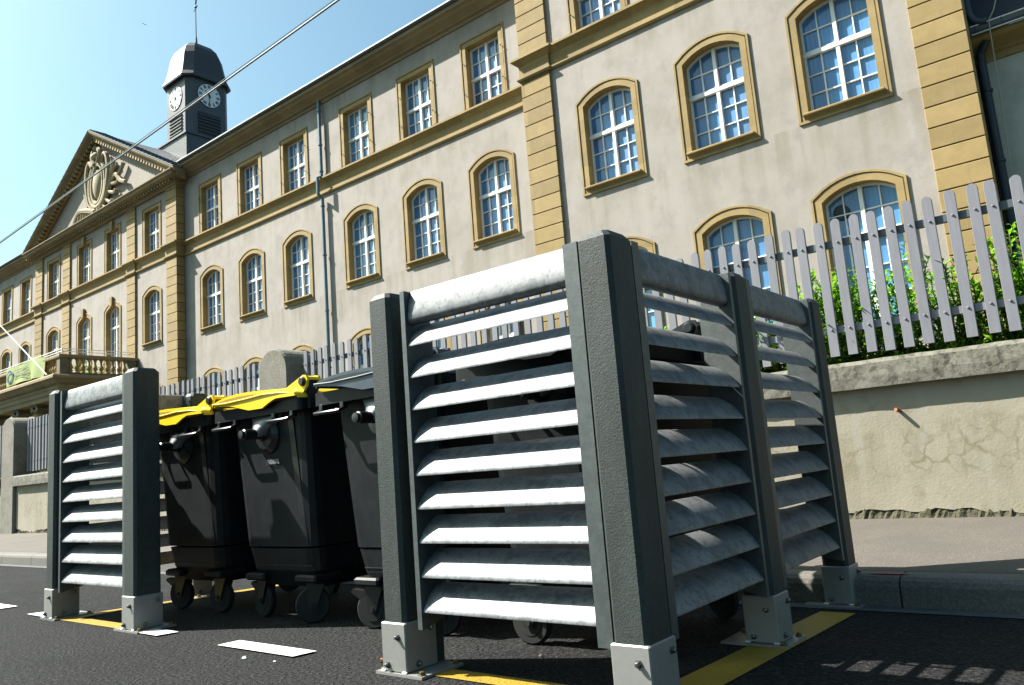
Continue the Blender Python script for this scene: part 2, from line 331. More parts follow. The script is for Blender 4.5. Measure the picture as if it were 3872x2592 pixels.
def mark(name, polys, m, dz=.004):
    b = MB()
    for P in polys:
        # split along y so the paint follows the road camber
        b.rings([[(px_, py_, rz(py_)+dz) for px_, py_ in P]], False); b.f.append(tuple(range(len(b.v)-len(P), len(b.v))))
    return struct(b.build(name, m))
def strip_y(x0, x1, y0, y1):   # strip along Y, subdivided at camber breaks
    ys = [y0]+[q for q in (2.3, 3.8) if y0 < q < y1]+[y1]
    return [[(x0,a),(x1,a),(x1,c),(x0,c)] for a, c in zip(ys, ys[1:])]
mark('yellow_road_marking', [[(-5.36,2.055),(-4.28,2.055),(-4.28,2.15),(-5.36,2.15)],[(-2.40,2.055),(-1.15,2.055),(-1.15,2.15),(-2.40,2.15)]] + strip_y(-1.305,-1.15,2.1505,3.72) + strip_y(-5.36,-5.25,2.1505,3.72), ypaint)
mark('white_road_marking', [[(-3.49,2.022),(-2.91,2.022),(-2.89,2.128),(-3.475,2.128)],
     [(-4.30,2.028),(-4.07,2.024),(-4.04,2.127),(-4.30,2.13)], [(-5.86,2.06),(-5.40,2.05),(-5.40,2.17),(-5.80,2.17)],
     [(-7.3,2.08),(-6.42,2.085),(-6.40,2.19),(-7.3,2.19)], [(-8.9,2.1),(-8.3,2.1),(-8.3,2.2),(-8.9,2.2)]], wpaint, .008)

# ------------------------------------------------------------------ school building
YW, YP, YC = 17.0, 15.85, 16.68
ZTOP = 14.40
bld = empty('school_building', (-25, 17, 0), 'long cream rendered school building with ochre stone trim, arched windows, pediment and clock tower', 'building')

# plan outline, travelling towards -X, outward = street side
outline = [(-1.56,24.0),(-1.56,YP),(-11.6,YP),(-11.6,YW),(-31.45,YW),(-31.45,YC),(-46.85,YC),(-46.85,YW),(-75,YW)]
pil = {  # pilasters: (x_left, x_right, plane)
  'P': [(-2.38,-1.50,YP),(-11.62,-10.68,YP)], 'C': [(-32.30,-31.38,YC),(-36.0,-35.18,YC),(-43.25,-42.35,YC),(-46.9,-45.95,YC)]}
PP = .075
def bumped():
    y1 = YP-PP; y2 = YC-PP
    p = [(-1.50,24.0),(-1.50,y1),(-2.38,y1),(-2.38,YP),(-10.68,YP),(-10.68,y1),(-11.62,y1),(-11.62,YW),
         (-31.38,YW),(-31.38,y2),(-32.30,y2),(-32.30,YC),(-35.18,YC),(-35.18,y2),(-36.0,y2),(-36.0,YC),
         (-42.35,YC),(-42.35,y2),(-43.25,y2),(-43.25,YC),(-45.95,YC),(-45.95,y2),(-46.9,y2),(-46.9,YW),(-75,YW)]
    return p

class Op:
    def __init__(s, xc, w, zb, zs, rise, kind, key=False): s.xc, s.w, s.zb, s.zs, s.rise, s.kind, s.key = xc, w, zb, zs, rise, kind, key
    def top(s, x):
        if s.rise == 0: return s.zs
        h = s.w/2; R = (h*h+s.rise**2)/(2*s.rise); dx = x-s.xc
        return s.zs+s.rise-R+math.sqrt(max(0, R*R-dx*dx))
NA = 10
def wall(name, xa, xb, Y, ops, z0=0, z1=ZTOP+.1, m=plaster, parent=None):
    """front wall face between xa<xb with openings cut out"""
    b = MB(); cols = {}
    for o in ops: cols.setdefault(round(o.xc,3), []).append(o)
    x = xa
    for xc in sorted(cols):
        L_ = sorted(cols[xc], key=lambda o: o.zb); wmax = max(o.w for o in L_)
        l, r = xc-wmax/2, xc+wmax/2
        b.add([(x,Y,z0),(l,Y,z0),(l,Y,z1),(x,Y,z1)], [(0,1,2,3)])
        z = z0
        xs = [l+(r-l)*i/NA for i in range(NA+1)]
        lower = [z]*(NA+1)
        for o in L_+[None]:
            upper = [z1]*(NA+1) if o is None else [o.zb]*(NA+1)
            for i in range(NA):
                b.add([(xs[i],Y,lower[i]),(xs[i+1],Y,lower[i+1]),(xs[i+1],Y,upper[i+1]),(xs[i],Y,upper[i])], [(0,1,2,3)])
            if o: lower = [o.top(q) for q in xs]
        x = r
    b.add([(x,Y,z0),(xb,Y,z0),(xb,Y,z1),(x,Y,z1)], [(0,1,2,3)])
    return b.build(name, m, parent)

RV = .27     # reveal depth
def window(o, Y, parent):
    h = o.w/2; xl, xr = o.xc-h, o.xc+h
    arc = [(xr-(xr-xl)*i/NA, o.top(xr-(xr-xl)*i/NA)) for i in range(NA+1)]
    outline_ = [(xr,o.zb)]+arc+[(xl,o.zb)]
    if o.rise == 0: outline_ = [(xr,o.zb),(xr,o.zs),(xl,o.zs),(xl,o.zb)]
    # frame (timber)
    f = MB(); yf, yg = Y+RV-.06, Y+RV
    def bar(x0,x1,z0,z1,y0=yf,y1=yg+.01): f.box(x0,x1,y0,y1,z0,z1)
    st = .042
    def topz(x): return o.top(max(xl,min(xr,x)))
    # outer frame as swept rectangle
    def offs(pts, d):
        R = []
        P = [Vector(p) for p in pts]
        for i, p in enumerate(P):
            ns = []
            if i > 0: t = (p-P[i-1]).normalized(); ns.append(Vector((t.y,-t.x)))
            if i < len(P)-1: t = (P[i+1]-p).normalized(); ns.append(Vector((t.y,-t.x)))
            m = ns[0] if len(ns) == 1 else (ns[0]+ns[1]).normalized()/max(.4, (ns[0]+ns[1]).normalized().dot(ns[0]))
            R.append((p.x+m.x*d, p.y+m.y*d))
        return R
    inn = offs(outline_, -st)   # towards opening
    f.rings([[(p[0],yf,p[1]),(q[0],yf,q[1]),(q[0],yg+.01,q[1]),(p[0],yg+.01,p[1])] for p, q in zip(outline_, inn)])
    bar(xl,xr,o.zb,o.zb+.07)
    H = o.zs-o.zb
    zt = {'top': o.zb+.93, 'mid': o.zs-.78, 'low': o.zs-.80}[o.kind]
    bar(o.xc-.038,o.xc+.038,o.zb,topz(o.xc)-.02,yf-.025)
    bar(xl,xr,zt-.04,zt+.04,yf-.035)
    nlow = {'top':2,'mid':3,'low':3}[o.kind]
    if o.zb < 6.6 and o.kind == 'mid': nlow = 4
    q = .0115
    for s_ in (-1,1):
        xm = o.xc+s_*(h*.5+.0)
        bar(xm-q,xm+q,o.zb+.06,zt-.05,yf+.015); bar(xm-q,xm+q,zt+.05,topz(xm)-.02,yf+.015)
        a, c = (xl+st,o.xc-.05) if s_ < 0 else (o.xc+.05,xr-st)
        for k in range(1,nlow): z = o.zb+.06+(zt-.05-o.zb-.06)*k/nlow; bar(a,c,z-q,z+q,yf+.018)
        zz = zt+.05+(topz(o.xc)-zt-.1)*.5; bar(a,c,zz-q,zz+q,yf+.018)
        bar(a,c,zt+.05,zt+.085,yf+.01)
    fr = f.build('window', white, parent)
    # pane
    p = MB(); pts = offs(outline_, -.02); k = len(pts)
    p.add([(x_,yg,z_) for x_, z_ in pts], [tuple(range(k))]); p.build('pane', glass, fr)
    # stone surround with reveal
    s = MB(); prof = [(0,RV+.02),(0,-.016),(.135,-.016),(.14,.004),(.155,.004),(.16,-.034),(.205,-.034),(.215,-.002),(.215,.01)]
    ext = [(xr,o.zb-(.15 if o.kind != 'top' else 0))]+outline_[1:-1]+[(xl,o.zb-(.15 if o.kind != 'top' else 0))]
    R = []
    for u, yv in prof: R.append([(x_, Y+yv, z_) for x_, z_ in (offs(ext, u))])
    n = len(ext); v = [pt for r in R for pt in r]; fc = [(i*n+j, i*n+j+1, (i+1)*n+j+1, (i+1)*n+j) for i in range(len(prof)-1) for j in range(n-1)]
    s.add(v, fc)
    if o.key:
        t = topz(o.xc); s.prism([(o.xc-.11,t-.02),(o.xc+.11,t-.02),(o.xc+.15,t+.42),(o.xc-.15,t+.42)], 'y', Y-.12, Y-.02)
    s.build('stone_surround', stone, fr)
    if o.kind != 'top':
        s = MB()
        s.box(xl-.215,xr+.215,Y-.036,Y,o.zb-.205,o.zb-.1525)
        s.rings([[(xx,Y+RV,o.zb-.005),(xx,Y+RV,o.zb-.15),(xx,Y-.01,o.zb-.15),(xx,Y-.03,o.zb-.10),(xx,Y-.09,o.zb-.065),(xx,Y-.125,o.zb-.06),(xx,Y-.13,o.zb-.03),(xx,Y-.11,o.zb-.012)] for xx in (xl-.09,xr+.09)])
        s.build('sill', stone, fr)
    elif -30 < o.xc < -9:
        for sx in (-1,1):   # two small shutter stays each side
            for z in (o.zb+.45,o.zb+1.45):
                s = MB(); s.box(o.xc+sx*(h+.1)-.012,o.xc+sx*(h+.1)+.012,Y-.10,Y-.03,z,z+.02); s.build('shutter_stay', black, fr)
    return fr

def T1(x): return Op(x,1.32,11.50,13.47,0,'top')
def T2(x, key=False, zb=7.33): return Op(x,1.38,zb,9.46,.24,'mid',key)
def T3(x, key=False): return Op(x,1.38,2.75,5.16,.24,'low',key)
def T2p(x): return Op(x,1.38,7.34,9.44,.24,'mid')
def T3p(x): return Op(x,1.38,2.8,5.42,.24,'low')
wing = [-13.87,-16.78,-19.77,-23.37,-26.34,-29.29]
wing2 = [-49.35,-52.25,-55.15,-58.05]
cen = [-33.7,-37.58,-40.73,-44.55]
pv = [-3.76,-6.37,-9.12]
ops_w = [f(x) for x in wing for f in (T1,T2,T3)]
ops_w2 = [f(x) for x in wing2 for f in (T1,T2,T3)]
ops_c = [T1(x) for x in cen]+[T2(cen[0]),T2(cen[1],True,6.0),T2(cen[2],True,6.0),T2(cen[3])]+[T3(x) for x in cen]
for o in ops_c:
    if o.kind == 'top' and o.xc in (cen[1],cen[2]): o.key = True
ops_p = [f(x) for x in pv for f in (T1,T2p,T3p)]
wall('wall', -31.45,-11.6,YW,ops_w,parent=bld); wall('wall', -75,-46.85,YW,ops_w2,parent=bld)
wall('wall', -46.85,-31.45,YC,ops_c,parent=bld); wall('wall', -11.6,-1.56,YP,ops_p,parent=bld)
for Y, ops in ((YW,ops_w+ops_w2),(YC,ops_c),(YP,ops_p)):
    for o in ops: window(o, Y, bld)
for x, y0, y1, m_ in ((-1.56,YP,24,mat('shade_dark_render',(.09,.085,.075),.95,var=[(2,(.05,.05,.05),.7,5)])),(-11.6,YP,YW,plaster),(-31.45,YC,YW,plaster),(-46.85,YC,YW,plaster)):  # right end return: its shade is painted in as a near-black render colour
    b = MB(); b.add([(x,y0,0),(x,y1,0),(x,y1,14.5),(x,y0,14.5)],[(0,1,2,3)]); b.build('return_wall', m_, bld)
b = MB(); b.box(-74.9,-1.6,YW+1.2,29,0,14.3); b.build('building_core', plaster, bld)

vd = MB(); vd.lathe([(.16,0),(.16,-.03),(.13,-.035)], (-4.17,YP+RV-.003,5.20), 24, 'y'); vd.build('round_vent', black, bld)
# string course, plinth, cornice
prof = [(0,10.76),(.05,10.77),(.075,10.82),(.075,10.86),(.02,10.88),(.02,11.2),(.06,11.24),(.14,11.31),(.18,11.33),(.18,11.39),(.04,11.43),(0,11.43)]
b = MB(); b.sweep([(o_-.02 if o_ == 0 else o_, z) for o_, z in prof], bumped()); sc_ = b.build('string_course', stone, bld)
b = MB()
b.sweep([(-.02,2.1),(.06,2.1),(.06,2.25),(-.02,2.28)], bumped()); b.build('plinth_band', stone, bld)
cp = [(-.02,14.22),(.05,14.22),(.07,14.30),(.16,14.33),(.16,14.38),(.24,14.44),(.36,14.50),(.42,14.58),(.50,14.60),(.50,14.74),(.30,14.80),(-.02,14.80)]
wl_path = [(-11.62,YW),(-31.38,YW)]
b = MB(); b.sweep(cp, [(-10.9,YW),(-31.3,YW)]); b.build('cornice', stone_w, bld)
b = MB(); b.sweep(cp, [(-46.9,YW),(-75,YW)]); b.build('cornice', stone_w, bld)
b = MB(); b.sweep(cp, [(-1.5,24),(-1.5,YP),(-11.62,YP),(-11.62,YW+1)]); b.build('cornice', stone_w, bld)
for xa, xb in ((-11.62,-30.95),(-47.3,-75)):
    b = MB(); b.tube([(xa,YW-.53,14.80),(xb,YW-.53,14.80)], .075, 10); b.box(xb,xa,YW-.56,YW-.1,14.81,14.84); b.build('gutter', zinc, bld)
b = MB(); b.tube([(-1.4,YP-.53,14.80),(-12.1,YP-.53,14.80)], .075, 10); b.build('gutter', zinc, bld)

# rusticated pilasters
def pilaster(x0, x1, Y, z0, z1, ret=None):
    d = MB(); g = MB(); z = z0; hgt = .405; k = 0
    back = Y+.3
    g.box(x0+.025,x1-.025,Y-PP+.03,back,z0,z1)
    while z < z1-.01:
        t = min(z+hgt-.022, z1)
        d.box(x0,x1,Y-PP,back,z,t,.008); z += hgt; k += 1
    o = d.build('pilaster', stone, bld); g.build('pilaster_joint', groove, o)
    # staggered vertical joints
    z = z0; k = 0
    while z < z1-.3 and x0 > -12:
        if k % 2: xx = x0+(x1-x0)*(.42 if k % 4 == 1 else .60); j = MB(); j.box(xx-.004,xx+.004,Y-PP-.0015,Y-PP+.01,z+.01,z+hgt-.03); j.build('vertical_joint', mat('pale_mortar',(.62,.50,.28),.9), o)
        z += hgt; k += 1
for k_, L_ in pil.items():
    for x0, x1, Y in L_:
        pilaster(x0, x1, Y, .6, 10.76); pilaster(x0, x1, Y, 11.43, 14.2)
# zig-zag quoin ends beside pavilion pilaster are cast by the blocks themselves

# downpipe on the wing
b = MB(); b.tube([(-21.62,YW-.12,14.45),(-21.62,YW-.12,11.45),(-21.62,YW-.30,11.35),(-21.62,YW-.30,10.75),(-21.62,YW-.12,10.6),(-21.62,YW-.12,.3)], .062, 10)
for z in (13.9,12.6,11.6,10.3,8.5,6.5,4.5): b.lathe([(.062,0),(.082,.005),(.082,.05),(.062,.055)], (-21.62,YW-.12,z), 10)
b.build('downpipe', pipe_m, bld)
b = MB(); b.tube([(-21.44,YW-.04,13.4),(-21.44,YW-.04,11.5)], .015, 6); b.build('thin_conduit', stone_w, bld)

# roofs
b = MB()
def roofx(xa, xb, y0=YW-.45, zr=17.6, yr=24.0):
    b.add([(xa,y0,14.79),(xb,y0,14.79),(xb,yr,zr),(xa,yr,zr),(xa,31,14.79),(xb,31,14.79)], [(0,1,2,3),(3,2,5,4)])
    for x in (xa, xb): b.add([(x,y0,14.79),(x,yr,zr),(x,31,14.79)], [(0,1,2)])
roofx(-75,-1.2)
# central gable roof, ridge runs front to back
b.add([(-30.9,YC-.55,14.62),(-39.13,YC-.55,19.0),(-39.13,24,19.0),(-30.9,24,14.62)], [(0,1,2,3)])
b.add([(-47.4,YC-.55,14.62),(-39.13,YC-.55,19.0),(-39.13,24,19.0),(-47.4,24,14.62)], [(0,1,2,3)])
b.add([(-30.9,24,14.62),(-39.13,24,19.0),(-47.4,24,14.62)], [(0,1,2)])
b.build('roof', slate, bld)

# pediment
ped = MB()
ped.add([(-46.9,YC+.02,14.4),(-31.4,YC+.02,14.4),(-39.13,YC+.02,18.6)], [(0,1,2)])
pedo = ped.build('pediment', mat('pediment_render',(.56,.51,.43),.9,var=[(1.5,(.49,.44,.36),.7,5)]), bld)
bc = [(-.02,13.98),(.06,13.98),(.08,14.05),(.13,14.06),(.13,14.2),(.34,14.22),(.46,14.26),(.46,14.34),(.54,14.42),(.54,14.46),(-.02,14.50)]
b = MB(); b.sweep(bc, [(-31.38,YW),(-31.38,YC-.06),(-46.9,YC-.06),(-46.9,YW)]); b.build('base_cornice', stone_w, pedo)
def teeth(u0, u1, n, t0, t1, wd):
    pts = [(u0,t0)]; st_ = (u1-u0)/n
    for i in range(n): c_ = u0+st_*(i+.5); pts += [(c_-wd*st_/2,t0),(c_-wd*st_/2,t1),(c_+wd*st_/2,t1),(c_+wd*st_/2,t0)]
    return pts+[(u1,t0)]
def strip_teeth(pts, back, P):   # pts (u, out); P(u, out, top?) -> xyz
    b = MB(); v = []; f = []
    for i, (u, o_) in enumerate(pts): v += [P(u,back,0),P(u,o_,0),P(u,o_,1),P(u,back,1)]
    for i in range(len(pts)-1):
        for k in range(4): a = i*4+k; c_ = i*4+(k+1)%4; f.append((a,c_,c_+4,a+4))
    return b.add(v, f)
strip_teeth(teeth(-31.35,-46.93,62,.12,.30,.5), .05, lambda u, o_, t: (u, YC-.06-o_, 14.21 if t else 14.08)).build('dentils', stone_w, pedo)
A = Vector((-30.72,14.42)); Bp = Vector((-39.13,18.92))
def rake(P0, P1, nm):
    d = (P1-P0).normalized(); nrm = Vector((-d.y,d.x)); nrm = nrm if nrm.y > 0 else -nrm
    # profile in (out=y, along normal)
    pr = [(-.0,-.34),(.1,-.34),(.12,-.26),(.34,-.24),(.34,-.14),(.48,-.08),(.54,0),(.54,.05),(-.0,.05)]
    s = MB()
    def ring(P, cut):   # vertical cut
        R = []
        for o_, q in pr:
            p = P+nrm*q; t = (cut-p.x)/d.x; p = p+d*t; R.append((p.x, YC-o_, p.y))
        return R
    s.rings([ring(P0,P0.x), ring(P1,P1.x)]); ob = s.build(nm, stone_w if nm == 'raking_cornice' else stone_w, pedo)
    L_ = (P1-P0).length
    def PT(u, o_, t): p_ = P0+d*u+nrm*(-.25 if t else -.38); return (p_.x, YC-o_, p_.y)
    strip_teeth(teeth(.5,L_-.2,30,.13,.32,.5), .05, PT).build('raking_dentils', stone, pedo)
    s = MB(); s.rings([[(P.x+0,YC-.56,P.y+.07),(P.x,YC+.3,P.y+.07),(P.x,YC+.3,P.y+.12),(P.x,YC-.56,P.y+.12)] for P in (P0,P1)])
    k = 24
    for i in range(k):
        p = P0+(P1-P0)*(i+.5)/k; s.box(p.x-.02,p.x+.02,YC-.56,YC+.3,p.y+.1,p.y+.17)
    s.build('raking_capping', zinc, pedo)
rake(A, Bp, 'raking_cornice'); rake(Vector((-47.54,14.42)), Bp, 'raking_cornice')

# carved cartouche relief: oval shield, double frame, crown, leaf sprays, wings
rel = MB(); Y0 = YC-.02; cx, cz = -38.95, 16.2
def ellip(c, rx, rz_, ry, n=18, m=6):
    R = []
    for i in range(m+1):
        a = math.pi/2*i/m; R.append([(c[0]+rx*math.cos(a)*math.cos(t*2*math.pi/n), Y0-ry*math.sin(a), c[1]+rz_*math.cos(a)*math.sin(t*2*math.pi/n)) for t in range(n)])
    rel.rings(R)
def crv(pts, r, y=.1, n=6):
    # catmull-rom through 2D points
    P = [Vector((p[0],p[1],0)) for p in pts]; o = []
    for i in range(len(P)-1):
        p0, p1, p2, p3 = P[max(i-1,0)], P[i], P[i+1], P[min(i+2,len(P)-1)]
        for t in range(4):
            t = t/4; o.append(.5*((2*p1)+(-p0+p2)*t+(2*p0-5*p1+4*p2-p3)*t*t+(-p0+3*p1-3*p2+p3)*t**3))
    o.append(P[-1]); k = len(o)
    rr = [r[0]+(r[1]-r[0])*i/(k-1) for i in range(k)] if isinstance(r, tuple) else r
    rel.tube([(q.x, Y0-y, q.y) for q in o], rr, n)
ellip((cx,cz), .52,.86,.30)
for rx, rz_, r, y in ((.66,1.0,.10,.12),(.92,1.18,.13,.10)):
    pts = [(cx+rx*math.cos(a), cz+rz_*math.sin(a)) for a in [i*2*math.pi/12 for i in range(13)]]; crv(pts, r, y)
for s_ in (-1,1):
    crv([(cx+s_*.5,cz+1.0),(cx+s_*.85,cz+1.35),(cx+s_*1.15,cz+1.0),(cx+s_*1.2,cz+.2),(cx+s_*.9,cz-.8),(cx+s_*.35,cz-1.35)], (.12,.09), .16)
    crv([(cx+s_*.1,cz-1.3),(cx+s_*.25,cz-1.6),(cx+s_*.05,cz-1.7)], .12, .12)
    crv([(cx+s_*.2,cz+1.05),(cx+s_*.45,cz+1.5),(cx+s_*.25,cz+1.75)], .12, .2)
ellip((cx-.25,cz+1.5), .36,.30,.34,12,4); ellip((cx-.3,cz+1.95), .2,.2,.24,10,4)
crv([(cx-.3,cz+1.95),(cx-.25,cz+2.2)], (.1,.03), .12)
# leaf spray on the right
crv([(cx+.2,cz-1.45),(cx+.9,cz-1.0),(cx+1.5,cz-.35),(cx+2.0,cz-.1),(cx+2.5,cz-.55),(cx+3.0,cz-.75)], (.13,.10), .12)
for a, q, e in ((.9,-1.0,(1.5,-1.35)),(1.2,-.7,(1.9,-.95)),(1.5,-.4,(2.2,-.5)),(2.2,-.2,(2.7,.15)),(.6,-1.2,(1.1,-1.6))):
    crv([(cx+a,cz+q),(cx+(a+e[0])/2,cz+(q+e[1])/2-.05),(cx+e[0],cz+e[1]),(cx+e[0]+.1,cz+e[1]+.12)], (.08,.10), .12)
for k in range(3): crv([(cx+1.1,cz-.5+k*.15),(cx+1.45+k*.12,cz+.3),(cx+1.5+k*.28,cz+.9-k*.25)], (.09,.06), .1)
# wing on the left
crv([(cx-.2,cz-1.4),(cx-1.2,cz-1.1),(cx-2.0,cz-.95),(cx-2.5,cz-1.2),(cx-2.75,cz-1.5)], (.16,.09), .12)
for k in range(7):
    x = cx-.6-k*.3; crv([(x,cz-1.15+k*.02),(x-.12,cz-1.45),(x-.22,cz-1.62-(.1 if k > 4 else 0))], (.1,.06), .1)
for k in range(3): crv([(cx-.9-k*.12,cz-.9),(cx-1.2-k*.16,cz-.3),(cx-1.25-k*.2,cz+.3-k*.2)], (.08,.05), .08)
rel.build('carved_relief', relief_m, pedo, smooth=True)

# clock tower: chamfered square, slate hung
def octo(cx, cy, h, c, z): return [(cx-h+c,cy-h,z),(cx+h-c,cy-h,z),(cx+h,cy-h+c,z),(cx+h,cy+h-c,z),(cx+h-c,cy+h,z),(cx-h+c,cy+h,z),(cx-h,cy+h-c,z),(cx-h,cy-h+c,z)]
TX, TY, TH = -38.9, 21.9, 1.25
t = MB(); t.rings([octo(TX,TY,TH,.28,16.5),octo(TX,TY,TH,.28,23.3)]); tow = t.build('clock_tower', slate_w, bld)
t = MB(); t.box(TX-1.7,TX+1.52,TY-1.5,TY+1.6,15.0,19.55); t.build('tower_base', slate_w, tow)
t = MB(); t.box(TX-1.78,TX+1.6,TY-1.58,TY+1.68,19.55,19.66); t.build('base_capping', zinc, tow)
t = MB(); R = []
for h, c, z in ((1.25,.28,23.15),(1.47,.45,23.06),(1.49,.45,23.16),(1.38,.44,23.42),(1.30,.42,23.75),(1.22,.4,24.2),(1.14,.38,24.7),(.98,.33,25.15),(.72,.24,25.48),(.42,.14,25.68),(.14,.05,25.75)): R.append(octo(TX,TY,h,c,z))
t.rings(R); t.build('dome_roof', slate, tow)
t = MB(); t.tube([(TX,TY,25.7),(TX,TY,26.3)], [.09,.05]); t.tube([(TX,TY,26.3),(TX,TY,30.2)], [.03,.02]); t.lathe([(.03,0),(.08,.08),(.03,.18)], (TX,TY,28.1), 8)
t.tube([(TX-.22,TY,28.0),(TX+.22,TY,28.2)], .02, 6); t.tube([(TX,TY,28.4),(TX+.1,TY,28.9)], .05, 6); t.build('finial_rod', black, tow)
def clock(face, c, rot_hm):
    d = MB(); d.lathe([(.69,-.03),(.70,-.01),(.70,.012),(.69,.014)], (0,0,0), 40)
    disc = MB(); disc.lathe([(.665,0),(.665,.03)], (0,0,0), 40)
    num = MB()
    strokes = [3,1,2,3,2,1,2,3,4,2,1,2]
    for k in range(12):
        a = math.pi/2-k*math.pi/6; nst = [3,1,2,3,3,2,3,4,4,3,2,3][k]
        for q in range(nst):
            off = (q-(nst-1)/2)*.05
            u = Vector((math.cos(a),math.sin(a))); v = Vector((-u.y,u.x))
            p0, p1 = u*.44+v*off, u*.62+v*off*1.15
            sd = v*.014
            num.rings([[(*(p0-sd),.032),(*(p0+sd),.032),(*(p1+sd),.032),(*(p1-sd),.032)],[(*(p0-sd),.042),(*(p0+sd),.042),(*(p1+sd),.042),(*(p1-sd),.042)]])
    hands = []
    for ang, ln, wd in ((rot_hm[0],.36,.035),(rot_hm[1],.60,.022)):
        num_, num = num, MB()
        a = math.pi/2-ang*2*math.pi; u = Vector((math.cos(a),math.sin(a))); v = Vector((-u.y,u.x))*wd
        p0, p1 = -u*.12, u*ln
        num.rings([[(*(p0-v),.045),(*(p0+v),.045),(*(p1+v*.4),.045),(*(p1-v*.4),.045)],[(*(p0-v),.06),(*(p0+v),.06),(*(p1+v*.4),.06),(*(p1-v*.4),.06)]])
        hands.append(num); num = num_
    hands[0].lathe([(.06,.04),(.05,.075)], (0,0,0), 12)
    # local (u,v,n) -> world
    def T(m_):
        if face == 'front': m_.v = [(c[0]+x, c[1]-z, c[2]+y) for x, y, z in m_.v]
        else: m_.v = [(c[0]+z, c[1]+x, c[2]+y) for x, y, z in m_.v]
        return m_
    f = T(disc).build('clock_face', clock_w, tow); T(num).build('clock_numerals', black, tow); [T(h_).build(n_, black, tow) for h_, n_ in zip(hands, ('hour_hand','minute_hand'))]; T(d).build('clock_rim', black, tow)
clock('front', (TX,TY-TH-.005,22.12), (10.6/12, .62)); clock('east', (TX+TH+.005,TY,22.22), (10.6/12, .50))
for face in ('front','east'):
    f = MB(); s = MB()
    def P(u0,u1,n0,n1,z0,z1,mb):
        if face == 'front': mb.box(TX+u0,TX+u1,TY-TH-n1,TY-TH-n0,z0,z1)
        else: mb.box(TX+TH+n0,TX+TH+n1,TY+u0,TY+u1,z0,z1)
    P(-.66,.66,.003,.02,19.7,21.15,f); fo = f.build('louvre_opening', black, tow)
    for k in range(7):
        z = 19.8+k*.19; P(-.66,.66,.02,.07,z,z+.05,s)
    s.build('louvres', slate, fo)

# portico with balcony
PX0, PX1, PY = -43.2, -35.02, 13.38
pp = [(PX1,YC),(PX1,PY),(PX0,PY),(PX0,YC)]
b = MB(); b.sweep([(-1.2,4.95),(.0,4.95),(.03,5.15),(.07,5.16),(.07,5.35),(.1,5.36),(.1,5.5),(.22,5.58),(.34,5.72),(.42,5.74),(.42,5.84),(.36,5.9),(-1.2,5.93)], pp); b.box(PX0+.3,PX1-.3,PY+.3,YC,5.75,5.9)
por = b.build('portico', stone_w, bld)
strip_teeth(teeth(PY,YC,36,.11,.2,.5), .05, lambda u, o_, t: (PX1+o_, u, 5.58 if t else 5.51)).build('portico_dentils', stone_w, por)
strip_teeth(teeth(PX0,PX1,84,.11,.2,.5), .05, lambda u, o_, t: (u, PY-o_, 5.58 if t else 5.51)).build('portico_dentils', stone_w, por)
for x, y in ((PX1-.35,PY+.4),(PX1-3.0,PY+.4),(PX0+3.0,PY+.4),(PX0+.35,PY+.4),(PX1-.35,YC-.5)):
    c = MB(); c.lathe([(.36,.7),(.36,.85),(.29,.95),(.28,2.5),(.24,4.5),(.25,4.55)], (x,y,0), 20)
    co = c.build('column', stone, por, smooth=False)
    c = MB(); c.box(x-.33,x+.33,y-.3,y+.3,4.86,4.95); c.lathe([(.24,4.55),(.3,4.66),(.3,4.74)], (x,y,0), 16)
    for sx in (-1,1): c.lathe([(.04,-.29),(.12,-.29),(.13,-.26),(.09,0),(.13,.26),(.12,.29),(.04,.29)], (x+sx*.26,y,4.75), 12, 'y')
    c.build('capital', stone_g, co)
# balustrade
b = MB()
for (xa,xb,ya,yb) in ((PX1-.32,PX1,PY,PY+.36),(PX1-.30,PX1,YC-.42,YC-.1),(PX0,PX0+.32,PY,PY+.36),(PX0+3.9,PX0+4.3,PY,PY+.32)): b.box(xa,xb,ya,yb,5.93,6.66)
b.box(PX1-.27,PX1-.03,PY+.36,YC-.42,5.93,6.03); b.box(PX0,PX1-.32,PY+.03,PY+.27,5.93,6.03)
balo = b.build('balustrade', stone_g, por)
b = MB(); b.sweep([(-.34,6.66),(.04,6.66),(.05,6.70),(.05,6.76),(.02,6.80),(-.34,6.80)], pp); b.build('balustrade_coping', stone_w, balo)
def baluster(x, y):
    c = MB(); c.lathe([(.085,6.03),(.085,6.08),(.05,6.10),(.06,6.14),(.095,6.24),(.09,6.30),(.045,6.42),(.04,6.50),(.06,6.55),(.05,6.58),(.085,6.61),(.085,6.66)], (x,y,0), 10)
    return c.build('baluster', stone, balo, smooth=False)
nb = 10
for i in range(nb): baluster(PX1-.15, PY+.36+(YC-.42-PY-.36)*(i+.5)/nb)
for i in range(14): baluster(PX1-.32-.12-i*.26, PY+.15)
for i in range(12): baluster(PX0+3.75-i*.26, PY+.15)
b = MB()
for z in (6.95,7.06): b.tube([(PX1-.15,YC-.2,z),(PX1-.15,PY+.15,z),(PX0+.1,PY+.15,z)], .018, 6)
for i in range(14): b.tube([(PX1-.15-i*.6,PY+.15,6.8),(PX1-.15-i*.6,PY+.15,7.06)], .016, 6)
for i in range(6): b.tube([(PX1-.15,PY+.15+i*.6,6.8),(PX1-.15,PY+.15+i*.6,7.06)], .016, 6)
b.build('balcony_handrail', white, por)

